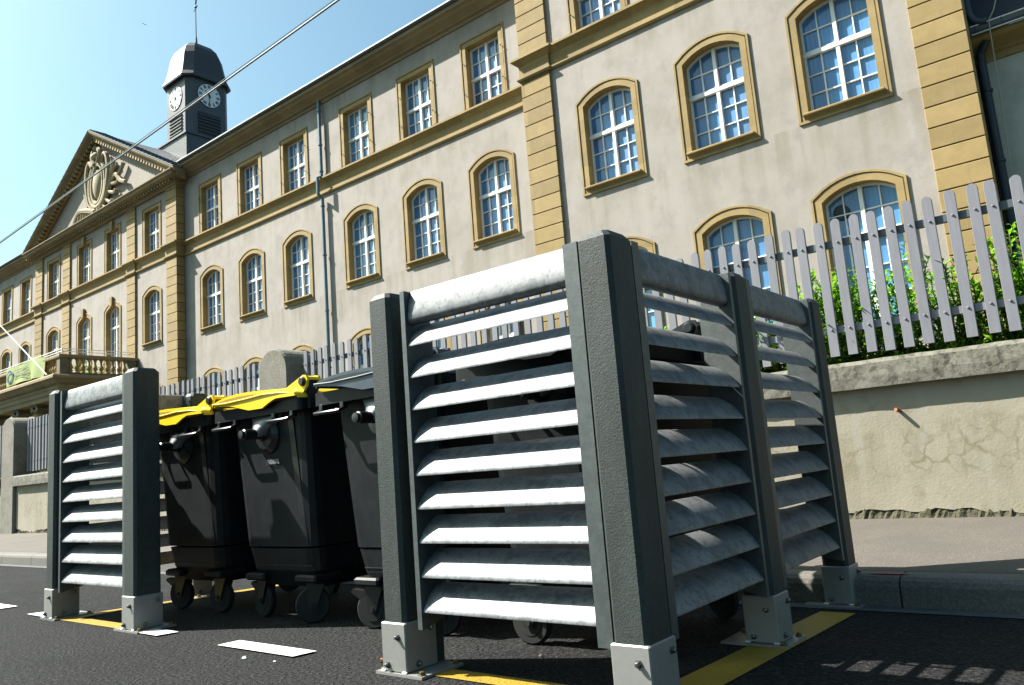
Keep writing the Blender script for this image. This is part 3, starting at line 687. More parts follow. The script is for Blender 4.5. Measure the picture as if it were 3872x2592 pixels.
# ------------------------------------------------------------------ annex on the right, behind the pavilion
AY = 16.95
anx = empty('annex_building', (3,AY,0), 'shaded rendered annex with dark slate roof and metal gutter, right of the last pilaster', 'building')
b = MB(); b.add([(-1.55,AY,0),(14,AY,0),(14,AY,7.9),(-1.55,AY,7.9)],[(0,1,2,3)]); b.box(-1.5,13.9,AY+.3,24,0,7.8); b.build('wall', mat('grey_render',(.95,.97,.86),.9,var=[(1.6,(.72,.74,.66),.8,6),(9,(1,1,.92),.5,4)]), anx)
b = MB(); b.sweep([(-.02,7.62),(.04,7.62),(.05,7.74),(.10,7.77),(.10,7.82),(.20,7.88),(.24,7.90),(.36,7.94),(.42,7.98),(.42,8.04),(-.02,8.06)], [(14,AY),(-1.56,AY)]); b.build('cornice', stone, anx)
b = MB(); b.sweep([(.42,8.045),(.50,8.045),(.54,8.08),(.55,8.17),(.535,8.175),(.50,8.08),(.42,8.07)], [(14,AY),(-1.56,AY)]); b.build('gutter', zinc, anx)
for i in range(16):
    x = -1.42+i*.42; b = MB(); b.box(x-.015,x+.015,AY-.562,AY-.545,8.05,8.17); b.build('gutter_bracket', pipe_d, anx)
b = MB(); b.tube([(-1.5,AY-.55,8.18),(14,AY-.55,8.18)], .014, 6); b.build('gutter_lip', white, anx)
b = MB(); b.tube([(-1.5,AY-.51,8.035),(14,AY-.51,8.035)], .014, 6); b.build('gutter_bead', white, anx)
b = MB(); b.add([(-1.55,AY-.48,8.16),(14,AY-.48,8.16),(14,AY+4,13.2),(-1.55,AY+4,13.2)],[(0,1,2,3)]); b.build('roof', mat('dark_slate',(.035,.04,.055),.6,var=[(9,(.06,.065,.08),.6,3,(1,1,3))]), anx)
b = MB(); b.tube([(-1.30,AY-.30,7.95),(-1.44,AY-.16,7.78),(-1.46,AY-.11,7.6),(-1.43,AY-.11,.3)], .078, 12)
for z in (7.0,5.6,4.2): b.lathe([(.078,0),(.098,.005),(.098,.05),(.078,.055)], (-1.45,AY-.11,z), 12)
b.build('downpipe', pipe_d, anx)
b = MB(); b.tube([(-1.50,AY-.52,12.0),(-1.50,AY-.52,8.62),(-1.485,AY-.52,8.42),(-1.43,AY-.52,8.29),(-1.33,AY-.52,8.22),(-1.22,AY-.52,8.20)], .07, 12); b.build('upper_downpipe', pipe_d, anx)
b = MB(); pts = [(-.90,AY-.6,9.2),(-.985,AY-.58,8.62),(-1.09,AY-.57,8.34),(-1.185,AY-.57,8.19),(-1.20,AY-.55,7.95),(-1.215,AY-.45,7.6),(-1.25,AY-.35,6.5),(-1.29,AY-.3,5.45),(-1.33,AY-.25,3.5)]
b.tube(pts, .011, 6); tag(b.build('loose_cable', mat('pale_cable',(.8,.8,.6),.6)), 'thin pale cable hanging from the annex gutter down its shaded wall', 'cable')

# ------------------------------------------------------------------ boundary wall, pillars, picket fences
WY = 5.6
def jag(x): 
    return .262+.016*math.sin(x*1.7)+.012*math.sin(x*5.3+1)+.010*math.sin(x*13+2)+.007*math.sin(x*31)+.014*math.sin(x*2.9+.5)
bw = empty('boundary_wall', (-8,WY,.15), 'low cream rendered boundary wall with cracked face and rough grey stone coping behind the pavement', 'wall')
def wseg(xa, xb):
    b = MB(); n = int((xb-xa)/.05)
    xs = [xa+(xb-xa)*i/n for i in range(n+1)]
    f = [(x,WY,jag(x)-.015+random.uniform(-.007,.007)) for x in xs]; g = [(x,WY,1.06) for x in xs]
    bk = [(p[0],WY+.05,p[2]) for p in f]
    N = n+1; b.add(bk+f+g, [(i,i+1,i+1+N,i+N) for i in range(n)]+[(i+N,i+1+N,i+1+2*N,i+2*N) for i in range(n)])
    b.build('rendered_face', wallm, bw)
    b = MB(); b.box(xa,xb,WY+.045,WY+.34,0,1.06); b.build('wall_core', rubble, bw)
    # rough footing stones
    b = MB(); rnd = random.Random(3); x = xa
    nx = int((xb-xa)/.02); rows = []
    for j, (z, yo) in enumerate(((.10,-.035),(.16,-.02),(.21,.0),(.26,.012),(.31,.03),(.36,.05))):
        rows.append([(xa+(xb-xa)*i/nx, WY+yo+rnd.uniform(-.010,.010), z+rnd.uniform(-.010,.010)) for i in range(nx+1)])
    N = nx+1; v = [p for r in rows for p in r]; b.add(v, [(j*N+i,j*N+i+1,(j+1)*N+i+1,(j+1)*N+i) for j in range(len(rows)-1) for i in range(nx)])
    b.build('rough_footing', rubble, bw)
    x = xa; k = 0
    while x < xb-.01:
        x1 = min(x+4.3, xb); b = MB(); n = 60; R = []
        for i in range(n+1):
            xx = x+.001+(x1-x-.002)*i/n; q = lambda a=.0022: rnd.uniform(-a,a)
            R.append([(xx,WY-.07+q(),1.045+q()),(xx,WY-.075+q(),1.12+q()),(xx,WY-.072+q(),1.205+q()),(xx,WY-.055+q(),1.232+q()),(xx,WY+.13,1.245+q()),(xx,WY+.37,1.235),(xx,WY+.40,1.2),(xx,WY+.40,1.045)])
        b.rings(R); b.build('coping_stone', coping_m, bw); x = x1
wseg(-7.905, 4.0); wseg(-16.54, -8.49); wseg(-26, -17.17)
def pillar(x0, x1, label):
    r = (x1-x0)/2; cx_ = (x0+x1)/2; b = MB()
    poly = [(x1,0),(x1,2.08)]+[(cx_+r*math.cos(a), 2.08+.27*math.sin(a)) for a in [math.pi*i/16 for i in range(1,16)]]+[(x0,2.08),(x0,0)]
    R = []
    for y, sc in ((WY-.06,.94),(WY-.03,1),(WY+.36,1),(WY+.39,.94)): R.append([(cx_+(p[0]-cx_)*sc, y, p[1] if p[1] < 2 else 2.08+(p[1]-2.08)*sc) for p in poly])
    b.rings(R); tag(b.build('gate_pillar', pillar_m), label, 'pillar', 'round topped pillars in the boundary wall')
pillar(-8.49,-7.905,'round topped weathered stone pillar rising behind the yellow lidded bins'); pillar(-17.17,-16.54,'round topped pale stone pillar at the far left edge, beside the left slatted screen')

rnd = random.Random(11)
def picket_mesh(seed):
    b = MB(); wd = .033; r = random.Random(seed)
    poly = [(-wd,1.30),(wd,1.30),(wd,2.25)]+[(wd*math.cos(a),2.25+wd*math.sin(a)) for a in [math.pi*i/8 for i in range(1,8)]]+[(-wd,2.25)]
    R = []
    for y, s_ in ((-.011,.93),(-.007,1),(.011,1)): R.append([(p[0]*s_, y, p[1] if p[1] > 1.31 else p[1]) for p in poly])
    b.rings(R)
    for z in (1.49,2.11): b.lathe([(.0085,0),(.0085,-.004),(.005,-.009)], (0,-.011,z), 8, 'y')
    return b
def fence(xa, xb, spacing, label, x_first):
    f = empty('picket_fence', ((xa+xb)/2, WY+.13, 1.24), label, 'fence', 'grey picket fence panels on the boundary wall')
    b = MB()
    b.box(xa,xb,WY+.145,WY+.185,1.465,1.515); b.build('lower_rail', pick, f)
    b = MB(); b.box(xa,xb,WY+.145,WY+.185,2.085,2.135); b.build('upper_rail', railm, f)
    proto = None; x = x_first; n = 0; postx = []
    while x > xa+.04:
        if x < xb-.03:
            if proto is None:
                proto = picket_mesh(1).build('picket', pick, f); p = proto
            else:
                p = proto.copy(); COL.objects.link(p); p.parent = f; p.matrix_parent_inverse = proto.matrix_parent_inverse.copy()
            p.location = (x, WY+.132, rnd.uniform(-.008,.008)); p.rotation_euler = (0, rnd.uniform(-.006,.006), 0)
            n += 1; postx.append(x)
        x -= spacing(x)
    for x in postx[6::16]: b = MB(); b.box(x-.02,x+.02,WY+.187,WY+.227,1.2,2.10); b.build('fence_post', railm, f)
fence(-7.87, 1.6, lambda x: .1225 if x > -3 else .1365, 'long grey picket fence panel with green shrubs pushing through, right of the pillar', .295)
fence(-16.52, -8.51, lambda x: .139, 'grey picket fence panel seen above the yellow lids, between the two round topped pillars', -8.6)
fence(-22, -17.2, lambda x: .139, 'short stretch of grey picket fence at the extreme left edge beyond the last pillar', -17.26)

# ------------------------------------------------------------------ shrubs behind the fence
LEAF = None
def leafy(mb, c, d, upv, L_, W_):
    """a folded pointed leaf"""
    s_ = d.cross(upv).normalized(); n_ = s_.cross(d).normalized()
    p0 = c; p1 = c+d*L_*.45+n_*L_*.06; p2 = c+d*L_-n_*L_*.10
    a = c+d*L_*.42+s_*W_*.5+n_*W_*.25; b_ = c+d*L_*.42-s_*W_*.5+n_*W_*.25
    k = len(mb.v); mb.v += [tuple(p0),tuple(a),tuple(p1),tuple(b_),tuple(p2)]
    mb.f += [(k,k+1,k+2),(k,k+2,k+3),(k+1,k+4,k+2),(k+2,k+4,k+3)]
def shoot(lv, st_, base, dirv, length, r, leaf=.05, dens=1.):
    p = Vector(base); d = Vector(dirv).normalized(); pts = [p.copy()]; n = int(length/.03)
    for i in range(n):
        d = (d+Vector((r.uniform(-.12,.12),r.uniform(-.12,.12),r.uniform(-.04,.12)))).normalized(); p = p+d*.03; pts.append(p.copy())
        for s_ in (-1,1):
            if r.random() < .85*dens:
                a = r.uniform(0,6.28); q = d.orthogonal().normalized(); q.rotate(Matrix.Rotation(a,3,d))
                ld = (d*.7+q*.9*s_).normalized(); leafy(lv, p, ld, Vector((r.uniform(-.3,.3),r.uniform(-.3,.3),1)), leaf*r.uniform(.6,1.25), leaf*.42)
    st_.tube(pts[::3]+[pts[-1]], .004, 4)
def shrub(x, h, label, seed, nst=9, spread=.32, leaf=.055, y=None, dens=1.):
    r = random.Random(seed); lv = MB(); s2 = MB(); y = y or WY+.42
    t = empty('shrub', (x,y,.9), label, 'shrub', 'leafy shrubs behind the picket fence')
    for i in range(nst):
        bx = x+r.uniform(-spread,spread)*.5; by = y+r.uniform(-.1,.14)
        hh = h*r.uniform(.6,1.0)
        shoot(lv, s2, (bx,by,1.0), (r.uniform(-.3,.3),r.uniform(-.3,.1),1), (hh-1.0)*1.05, r, leaf, dens)
        for k in range(3):
            z = r.uniform(1.15, hh-.15); shoot(lv, s2, (bx+r.uniform(-.08,.08),by,z), (r.uniform(-.9,.9),r.uniform(-1.2,.25),r.uniform(.2,.8)), r.uniform(.12,.3), r, leaf, dens)
    lv.build('foliage', leafm, t); s2.build('stems', stem, t)
spots = [(-.05,2.12,'tall dark green shrub at the right edge of the fence before the pilaster foot'),
 (-.42,2.02,'bushy bright green shrub before the ochre pilaster, second from right'),
 (-.72,1.98,'shrub with arching shoots in the widest gap right of the large low window'),
 (-1.0,1.95,'leafy shrub with a tall thin shoot just right of the low arched window'),
 (-1.27,1.88,'dense bright shrub pushing leaves in front of the pickets below the low arched window'),
 (-1.55,1.86,'light green shrub at the left jamb of the low arched window behind the fence'),
 (-1.84,1.96,'shrub with a tall upright tip above the corner post of the nearer screen'),
 (-2.12,1.78,'small shrub seen through the top gap of the right hand screen side'),
 (-2.45,1.82,'narrow green shrub behind the near screen corner post')]
for i, (x, h, lb) in enumerate(spots): shrub(x, h+.10, lb, 20+i, nst=20, spread=.36, leaf=.062)
for i, (x, h, lb) in enumerate(((-5.35,1.93,'thin green shoot seen through the front screen gaps, left one'),(-4.75,2.0,'green shoot with upright leaves seen through the front screen above the black bin hinge'),
        (-4.3,2.02,'green shoots seen through the front screen, just left of the corner post'),(-6.9,2.05,'sparse green shoots right of the round topped pillar above the blue grey lid'),
        (-9.05,2.1,'green shoots beside the round topped pillar above the yellow lid'),(-14.6,1.9,'sparse climbing shoots on the far picket fence beside the left screen'))):
    shrub(x, h, lb, 60+i, nst=5, spread=.5, dens=.8)
# low ground cover behind the fence
r = random.Random(5); lv = MB()
for i in range(11000):
    x = r.uniform(-3.2,1.6); z = r.uniform(1.0,1.80+.10*math.sin(x*3)+.06*math.sin(x*9)); y = WY+r.uniform(.42,.85)
    leafy(lv, Vector((x,y,z)), Vector((r.uniform(-1,1),r.uniform(-1,.3),r.uniform(-.2,1))).normalized(), Vector((0,0,1)), .06*r.uniform(.6,1.3), .03)
tag(lv.build('hedge_undergrowth', leafm), 'dense shaded green undergrowth behind the foot of the picket fence', 'undergrowth', kind='stuff')
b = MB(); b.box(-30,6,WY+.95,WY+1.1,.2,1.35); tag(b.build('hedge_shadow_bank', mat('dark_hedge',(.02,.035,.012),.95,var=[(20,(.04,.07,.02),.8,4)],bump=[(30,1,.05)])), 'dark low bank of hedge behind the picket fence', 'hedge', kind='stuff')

# ------------------------------------------------------------------ slatted screens
def post(parent, x0, x1, y0, y1, zb, bolts, plate, flange=None):
    """post with chamfered top, steel base bracket and flange"""
    p = MB(); c = .014; zt = 1.42
    R = []
    for z, i in ((zb-.0,0),(zt-.022,0),(zt,.016)):
        X0, X1, Y0, Y1 = x0+i, x1-i, y0+i, y1-i
        R.append([(X0+c,Y0,z),(X1-c,Y0,z),(X1,Y0+c,z),(X1,Y1-c,z),(X1-c,Y1,z),(X0+c,Y1,z),(X0,Y1-c,z),(X0,Y0+c,z)])
    p.rings(R); po = p.build('post', post_m, parent)
    s = MB(); t = .006; H = .185
    s.box(x0-t,x1+t,y0-t,y1+.004,zb+.012,zb+H,.004); br = s.build('base_bracket', steel, po)
    s = MB(); X0,X1,Y0,Y1 = plate; s.box(X0,X1,Y0,Y1,zb+.001,zb+.011); s.build('flange', steel, po)
    def bolt(c_, ax, m_, r_=.0085, l=.016):
        d = MB()
        if ax == '-y': d.lathe([(r_*1.5,0),(r_*1.5,-.003),(r_,-.0035),(r_,-l*.7),(r_*.6,-l)], c_, 6, 'y')
        elif ax == '+x': d.lathe([(r_*1.5,0),(r_*1.5,.003),(r_,.0035),(r_,l*.7),(r_*.6,l)], c_, 6, 'x')
        elif ax == '-x': d.lathe([(r_*1.5,0),(r_*1.5,-.003),(r_,-.0035),(r_,-l*.7),(r_*.6,-l)], c_, 6, 'x')
        else: d.lathe([(r_*1.7,0),(r_*1.7,.003),(r_*1.15,.004),(r_*1.1,l*.9),(r_*.5,l)], c_, 6, 'z')
        d.build('bolt', m_, po)
    xm = x0+(x1-x0)*.72; bolt((xm,y0-t,zb+.135), '-y', boltm); bolt((x0+(x1-x0)*.22,y0-t,zb+.035), '-y', boltm)
    bolt((x1+t,y0+(y1-y0)*.8,zb+.15), '+x', boltm); bolt((x1+t,y0+(y1-y0)*.35,zb+.035), '+x', boltm)
    for X, Y in ((X0+.02,Y1-.02),(X1-.02,Y1-.02),(X1-.02,Y0+.02)): bolt((X,Y,zb+.011), 'z', boltb, .009, .014)
    # white weld beads at the foot
    d = MB(); d.box(x0-.01,x0+.012,y0-t-.006,y0-t+.002,zb+.011,zb+.018,.002); d.box(x1-.016,x1+.008,y0-t-.006,y0-t+.002,zb+.011,zb+.018,.002); d.build('weld', white, po)
    return po
def slat_profile():
    """(inward, z) of a curved slat sheet, outer face then inner face"""
    o = []; n = 14; R_ = .174
    for i in range(n+1):      # arc, tangent 64 deg at the front lip flattening to 19 deg at the back
        a = rad(64-45*i/n); o.append((R_*(math.sin(rad(64))-math.sin(a)), R_*(math.cos(a)-math.cos(rad(64)))))
    i_ = [(p[0]+.005*(1-k/n)+.001, p[1]-.006*(k/n)-.0005) for k, p in enumerate(o)]
    return [(.0005,-.005)]+o+i_[::-1]+[(.006,-.003)]
SP = slat_profile()
RP = [(.046,1.409),(.036,1.409),(.029,1.402),(.022,1.385),(.016,1.362),(.011,1.338),(.008,1.315),(.007,1.298),(.010,1.286),(.020,1.278),(.032,1.276),(.055,1.280),(.055,1.405)]
def panel(parent, axis, a0, a1, out, sgn, w0=.02, w1=.02):
    """panel between a0..a1 along axis; 'out' = outer plane coordinate; inward = out + sgn*d"""
    def place(prof, z0):
        m = MB()
        def pt(a, d, z): return (a, out+sgn*d, z) if axis == 'x' else (out+sgn*d, a, z)
        m.rings([[pt(a,d,z+z0) for d, z in prof] for a in (a0+.003, a1-.003)]); return m
    place(RP, 0).build('top_rail', galv, parent, smooth=True)
    for k in range(9):
        place(SP, .229+.1208*k).build('slat', galv, parent, smooth=True)
    # end plates
    for a, s_ in ((a0,-1),(a1,1)):
        m = MB(); lo, hi = (a-w0,a) if s_ < 0 else (a,a+w1)
        poly = [(-.006,.165),(.012,.165),(.13,.195),(.135,1.25),(.115,1.34),(.05,1.405),(-.006,1.405)]
        if axis == 'x': m.prism([(out+sgn*d, z) for d, z in poly], 'x', lo, hi)
        else:
            m.rings([[(out+sgn*d, lo, z) for d, z in poly],[(out+sgn*d, hi, z) for d, z in poly]])
        m.build('side_plate', plate_m, parent)
def screen(name, label, corner, inner, side_x, sgn, front_y, slat_out):
    """corner=(x0,x1) post, inner=(x0,x1) post; side_x = outer plane of the side run"""
    t = empty(name, ((corner[0]+corner[1])/2, front_y, 0), label, 'screen', 'slatted bin screens')
    post(t, *corner, front_y, front_y+.15, 0, 0, (corner[0]-.05,corner[1]+.05,front_y-.01,front_y+.22))
    if sgn > 0: pl = (inner[0]-.035, inner[1]+.09, front_y-.015, front_y+.2)
    else: pl = (inner[0]-.08, inner[1]+.06, front_y-.015, front_y+.2)
    post(t, *inner, front_y, front_y+.15, 0, 0, pl)
    for ya in (2.95, 3.87): post(t, *corner, ya, ya+.135, rz(ya+.07), 0, (corner[0]-.10 if sgn > 0 else corner[0]-.04,corner[1]+.04 if sgn > 0 else corner[1]+.1,ya-.03,ya+.17))
    b_ = MB(); x0, x1 = inner
    if sgn > 0: b_.box(x0+.015,x1-.015,front_y+.155,front_y+.215,.0,1.40,.005); b_.build('inner_post_rib', post_m, t)
    if sgn > 0: a0, a1, w_ = inner[1]+.082, corner[0]-.058, (.022,.055)
    else: a0, a1, w_ = corner[1]+.075, inner[0]-.03, (.022,.026)
    panel(t, 'x', a0, a1, slat_out, 1, *w_)
    for ya, yb in ((front_y+.15+.048, 2.95-.038),(2.95+.135+.04, 3.87-.038)): panel(t, 'y', ya, yb, side_x, -sgn, .044, .022)
    return t
screen('slatted_screen', 'large L-shaped grey screen with bright curved metal slats between dark posts, nearest the camera', (-1.322,-1.202), (-2.325,-2.208), -1.215, 1, 2.012, 2.028)
screen('slatted_screen', 'farther L-shaped slatted screen at the left, standing beside the yellow lidded bins', (-5.50,-5.385), (-4.455,-4.325), -5.488, -1, 2.035, 2.05)

# ------------------------------------------------------------------ wheeled bins
def bin_(x, label, lid_m, fork_m, text=None, shift=0, lid_lift=0, y=2.42):
    """x: left (front) edge of the rim; long side runs along +Y; hinge at +X"""
    W_, L_ = .83, 1.20; X0, X1, Y0, Y1 = x, x+W_, y, y+L_
    z0 = rz(2.9)
    t = empty('wheeled_bin', (x+W_/2, y+L_/2, z0), label, 'bin', 'four wheeled refuse bins in the slatted enclosure')
    b = MB()
    def rect(xa, xb, ya, yb, z, r=.07):
        o = []
        for cx_, cy_, a0 in ((xb-r,ya+r,-90),(xb-r,yb-r,0),(xa+r,yb-r,90),(xa+r,ya+r,180)):
            for k in range(4): a = rad(a0+30*k); o.append((cx_+r*math.cos(a), cy_+r*math.sin(a), z))
        return o
    D = .075     # body recess below rim
    b.rings([rect(X0+.20,X1-.12,Y0+D+.10,Y1-D-.10,.172,.06), rect(X0+.15,X1-.09,Y0+D+.055,Y1-D-.055,.26,.07), rect(X0+.125,X1-.08,Y0+D+.04,Y1-D-.04,.375,.07)])
    b.rings([rect(X0+.12,X1-.075,Y0+D+.034,Y1-D-.034,.385,.07), rect(X0+.07,X1-.05,Y0+D,Y1-D,1.09,.06)])
    # raised ribs on the near and far faces
    body = b.build('body', binb, t, smooth=False)
    b = MB()
    for xx, ww in ((X0+.62,.045),):
        b.rings([[(xx+.04,Y0+D+.036,.39),(xx+.04+ww,Y0+D+.036,.39),(xx+ww,Y0+D-.006,1.06),(xx,Y0+D-.006,1.06)],[(xx+.04,Y0+D+.05,.39),(xx+.04+ww,Y0+D+.05,.39),(xx+ww,Y0+D+.02,1.06),(xx,Y0+D+.02,1.06)]])
    b.build('body_rib', binp, t)
    b = MB(); b.box(X0+.19,X1-.115,Y0+D+.048,Y0+D+.08,.285,.288); b.build('seam', black, t)
    # rim
    b = MB(); o1 = rect(X0,X1,Y0,Y1,1.085,.03); o2 = rect(X0,X1,Y0,Y1,1.150,.03); i2 = rect(X0+.05,X1-.05,Y0+.05,Y1-.05,1.150,.03); i1 = rect(X0+.05,X1-.05,Y0+.07,Y1-.07,1.085,.03)
    n = len(o1); v = o1+o2+i2+i1; b.add(v, [(k*n+j, k*n+(j+1)%n, ((k+1)%4)*n+(j+1)%n, ((k+1)%4)*n+j) for k in range(4) for j in range(n)]); b.build('rim', binb, t)
    # handles on the near side
    for xa, xb in ((X0+.045,X0+.235),(X0+.575,X0+.765)):
        h = MB()
        for xx in (xa,xb-.028): h.box(xx,xx+.028,Y0-.002,Y0+.03,1.055,1.09,.003); h.lathe([(.006,-.004),(.006,.004)], (xx+.014,Y0-.002,1.055), 8, 'y')
        h.rings([[(xx,Y0-.002,1.03),(xx+.028,Y0-.002,1.03),(xx+.028,Y0+.02,1.03),(xx,Y0+.02,1.03)] for xx in ()]) if 0 else None
        h.tube([(xa+.014,Y0+.012,1.07),(xa+.012,Y0+.0,1.055),(xa+.002,Y0-.03,1.043),(xa+.02,Y0-.034,1.042),(xb-.02,Y0-.034,1.042),(xb-.002,Y0-.03,1.043),(xb-.012,Y0+.0,1.055),(xb-.014,Y0+.012,1.07)], [.010,.012,.010,.0095,.0095,.010,.012,.010], 8)
        h.build('handle', binp, t, smooth=True)
    # trunnion: pale flared cone, round boss and pin
    xm = X0+.44
    c = MB(); n = 12; R = []
    for k in range(9):
        f = k/8; z = 1.10-.125*f; hw = .115*(1-f)**1.35+.034; R.append([(xm+hw*math.cos(math.pi+math.pi*j/n)-.012*f, Y0+.072-(.035+.07*f)*math.sin(math.pi*j/n)**.6, z) for j in range(n+1)])
    c.rings(R, True, True); c.build('trunnion_cone', cone_m, t, smooth=True)
    c = MB(); c.lathe([(.105,.02),(.10,-.005),(.075,-.03),(.03,-.036)], (xm-.01,Y0+D-.0,.985), 24, 'y')
    c.lathe([(.028,.0),(.028,-.135),(.022,-.14),(.022,-.155),(.008,-.157)], (xm-.01,Y0+.06,.99), 14, 'y'); c.lathe([(.036,0),(.036,-.03)], (xm-.01,Y0+.05,.99), 14, 'y')
    c.build('trunnion_pin', binp, t)
    # lid: shallow vaulted top, deep near and far sides dipping to a point, grip pocket's shade painted as a darker lens
    top = [(.055,1.186),(.075,1.199),(.12,1.211),(.20,1.222),(.31,1.228),(.42,1.226),(.55,1.219),(.68,1.208),(.78,1.196),(.825,1.180),(.84,1.160)]
    top = [(a, z-.004) for a, z in top]
    ld = MB(); ny = 10; G = []
    for j in range(ny+1):
        v_ = j/ny; e = math.sin(math.pi*v_)**.5
        G.append([(X0+a-.03*e*(1 if a < .1 else 0), Y0-.022+(L_+.044)*v_, z+.022*e*(1 if .08 < a < .8 else .3)) for a, z in top])
    N = len(top); vv = [p for r_ in G for p in r_]; F_ = [(j*N+i_,j*N+i_+1,(j+1)*N+i_+1,(j+1)*N+i_) for j in range(ny) for i_ in range(N-1)]
    k1 = len(vv); ld.add(vv+[(p[0],p[1],p[2]-.012) for p in vv], F_+[tuple(q+k1 for q in f_) for f_ in F_])
    edge = list(range(N))+[j*N+N-1 for j in range(1,ny+1)]+[ny*N+i_ for i_ in range(N-2,-1,-1)]+[j*N for j in range(ny-1,0,-1)]
    for a, c_ in zip(edge, edge[1:]+edge[:1]): ld.f.append((a, c_, c_+k1, a+k1))
    lid = ld.build('lid', lid_m, t, smooth=True)
    side = [(X0+a, z-.002) for a, z in top]+[(X0+.67,1.158),(X0+.62,1.146),(X0+.545,1.119),(X0+.42,1.121),(X0+.265,1.156),(X0+.13,1.172)]
    for yy, yo in ((Y0-.022,-.014),(Y1+.022,.014)):
        sk = MB(); sk.prism(side, 'y', yy, yy+yo); sk.build('lid_skirt', lid_m, lid)
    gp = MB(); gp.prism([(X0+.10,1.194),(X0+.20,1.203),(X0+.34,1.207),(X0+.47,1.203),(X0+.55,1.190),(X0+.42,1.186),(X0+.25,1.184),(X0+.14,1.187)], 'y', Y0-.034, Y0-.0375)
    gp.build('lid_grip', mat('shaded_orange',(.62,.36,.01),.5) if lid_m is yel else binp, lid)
    lp = MB(); lp.tube([(X0+.06,Y0-.036,1.188),(X0+.2,Y0-.04,1.181),(X0+.4,Y0-.04,1.184),(X0+.56,Y0-.04,1.19),(X0+.7,Y0-.036,1.184),(X0+.83,Y0-.03,1.168)], .005, 6); lp.build('lid_bead', lid_m, lid)
    for yy in (Y0+.02, Y0+L_*.5-.03, Y1-.08):
        a = MB(); poly = [(X1-.20,1.19),(X1+.005,1.262),(X1+.03,1.258),(X1+.04,1.235),(X1+.03,1.20),(X1-.02,1.15),(X1-.05,1.135),(X1-.07,1.165)]
        a.prism(poly, 'y', yy, yy+.014); a.prism(poly, 'y', yy+.075, yy+.089); a.prism([(X1-.09,1.232),(X1+.005,1.258),(X1+.032,1.25),(X1+.035,1.235),(X1-.05,1.225)], 'y', yy+.0145, yy+.0745)
        a.build('hinge_arm', lid_m, lid)
        a = MB(); a.lathe([(.026,0),(.026,-.008),(.018,-.016)], (X1+.002,yy,1.228), 16, 'y'); a.lathe([(.018,0),(.018,.12)], (X1+.002,yy-.001,1.228), 12, 'y'); a.build('hinge_pin', binp, lid)
        a = MB(); a.box(X1-.05,X1+.03,yy+.02,yy+.07,1.09,1.22); a.build('hinge_bracket', binb, t)
    # axle mounts, forks and wheels
    for i, (wx, wy) in enumerate(((X0+.20,Y0+.20),(X1-.17,Y0+.20),(X0+.20,Y1-.2),(X1-.17,Y1-.2))):
        zc = rz(wy)+.092; r = random.Random(int(x*100)+i); th = r.uniform(-.5,.9); Mr = Matrix.Rotation(th,3,'Z')
        def rot(mb, n_, m_, par, sm=False):
            mb.v = [tuple(Mr @ Vector(p)+Vector((wx,wy,0))) for p in mb.v]; return mb.build(n_, m_, par, sm)
        m = MB(); m.lathe([(.06,-.02),(.084,-.02),(.092,-.011),(.092,.011),(.084,.02),(.06,.02)], (-.03,0,zc), 24, 'y'); wh = rot(m, 'wheel', tyre, t)
        m = MB(); m.lathe([(.055,-.0225),(.055,.0225)], (-.03,0,zc), 20, 'y'); m.lathe([(.014,-.04),(.014,.04)], (-.03,0,zc), 8, 'y'); rot(m, 'wheel_hub', tyre, wh)
        m = MB()
        for s_ in (-1,1): m.rings([[(-.05,s_*.029,zc-.018),(-.012,s_*.029,zc-.018),(.045,s_*.029,.215),(-.06,s_*.029,.215)],[(-.05,s_*.034,zc-.018),(-.012,s_*.034,zc-.018),(.045,s_*.034,.215),(-.06,s_*.034,.215)]])
        m.box(-.06,.05,-.036,.036,.205,.222); rot(m, 'caster_fork', fork_m, wh)
        if i == 0: m = MB(); m.prism([(-.10,.13),(-.15,.165),(-.14,.18),(-.08,.17),(-.05,.2),(-.04,.17)], 'y', -.02, .02); rot(m, 'brake_pedal', fork_m, wh)
        m = MB(); m.box(wx-.09,wx+.09,wy-.09,wy+.09,.2,.24,.01); m.build('caster_mount', binb, t)
    if text:
        cu = bpy.data.curves.new('num', 'FONT'); cu.body = text; cu.size = .036; cu.extrude = .0004; cu.space_character = .92
        to = bpy.data.objects.new('tmp', cu); COL.objects.link(to); dg = bpy.context.evaluated_depsgraph_get()
        me = bpy.data.meshes.new_from_object(to.evaluated_get(dg)); bpy.data.objects.remove(to)
        wdt = max(v_.co.x for v_ in me.vertices); sx = .122/wdt
        yA = Y0+D-.0075+.034*(1.09-.842)/.7; tilt = math.atan(.034/.7)
        me.transform(Matrix.Translation((X0+.40,yA-.003,.826)) @ Matrix.Rotation(math.pi/2+tilt,4,'X') @ Matrix.Diagonal((sx,1,1,1)))
        me.materials.clear(); me.materials.append(mat('faded_print',(.55,.55,.53),.6)); me.name = 'serial_number'
        to = bpy.data.objects.new('serial_number', me); COL.objects.link(to); to.parent = t; to.matrix_parent_inverse = Matrix.Translation(-wl(t))
    return t
bin_(-5.08, 'black wheeled bin with yellow lid and ochre caster forks, partly behind the left screen', yel, yeld)
bin_(-4.18, 'black wheeled bin with yellow lid and white number 1366000772 on its side', yel, fork_d, '1366000772')
bin_(-3.24, 'black wheeled bin with blue grey lid, left of the nearest inner post', lidb, fork_d)
bin_(-2.27, 'black wheeled bin with dark lid inside the near screen, seen only through its slats', binp, fork_d)

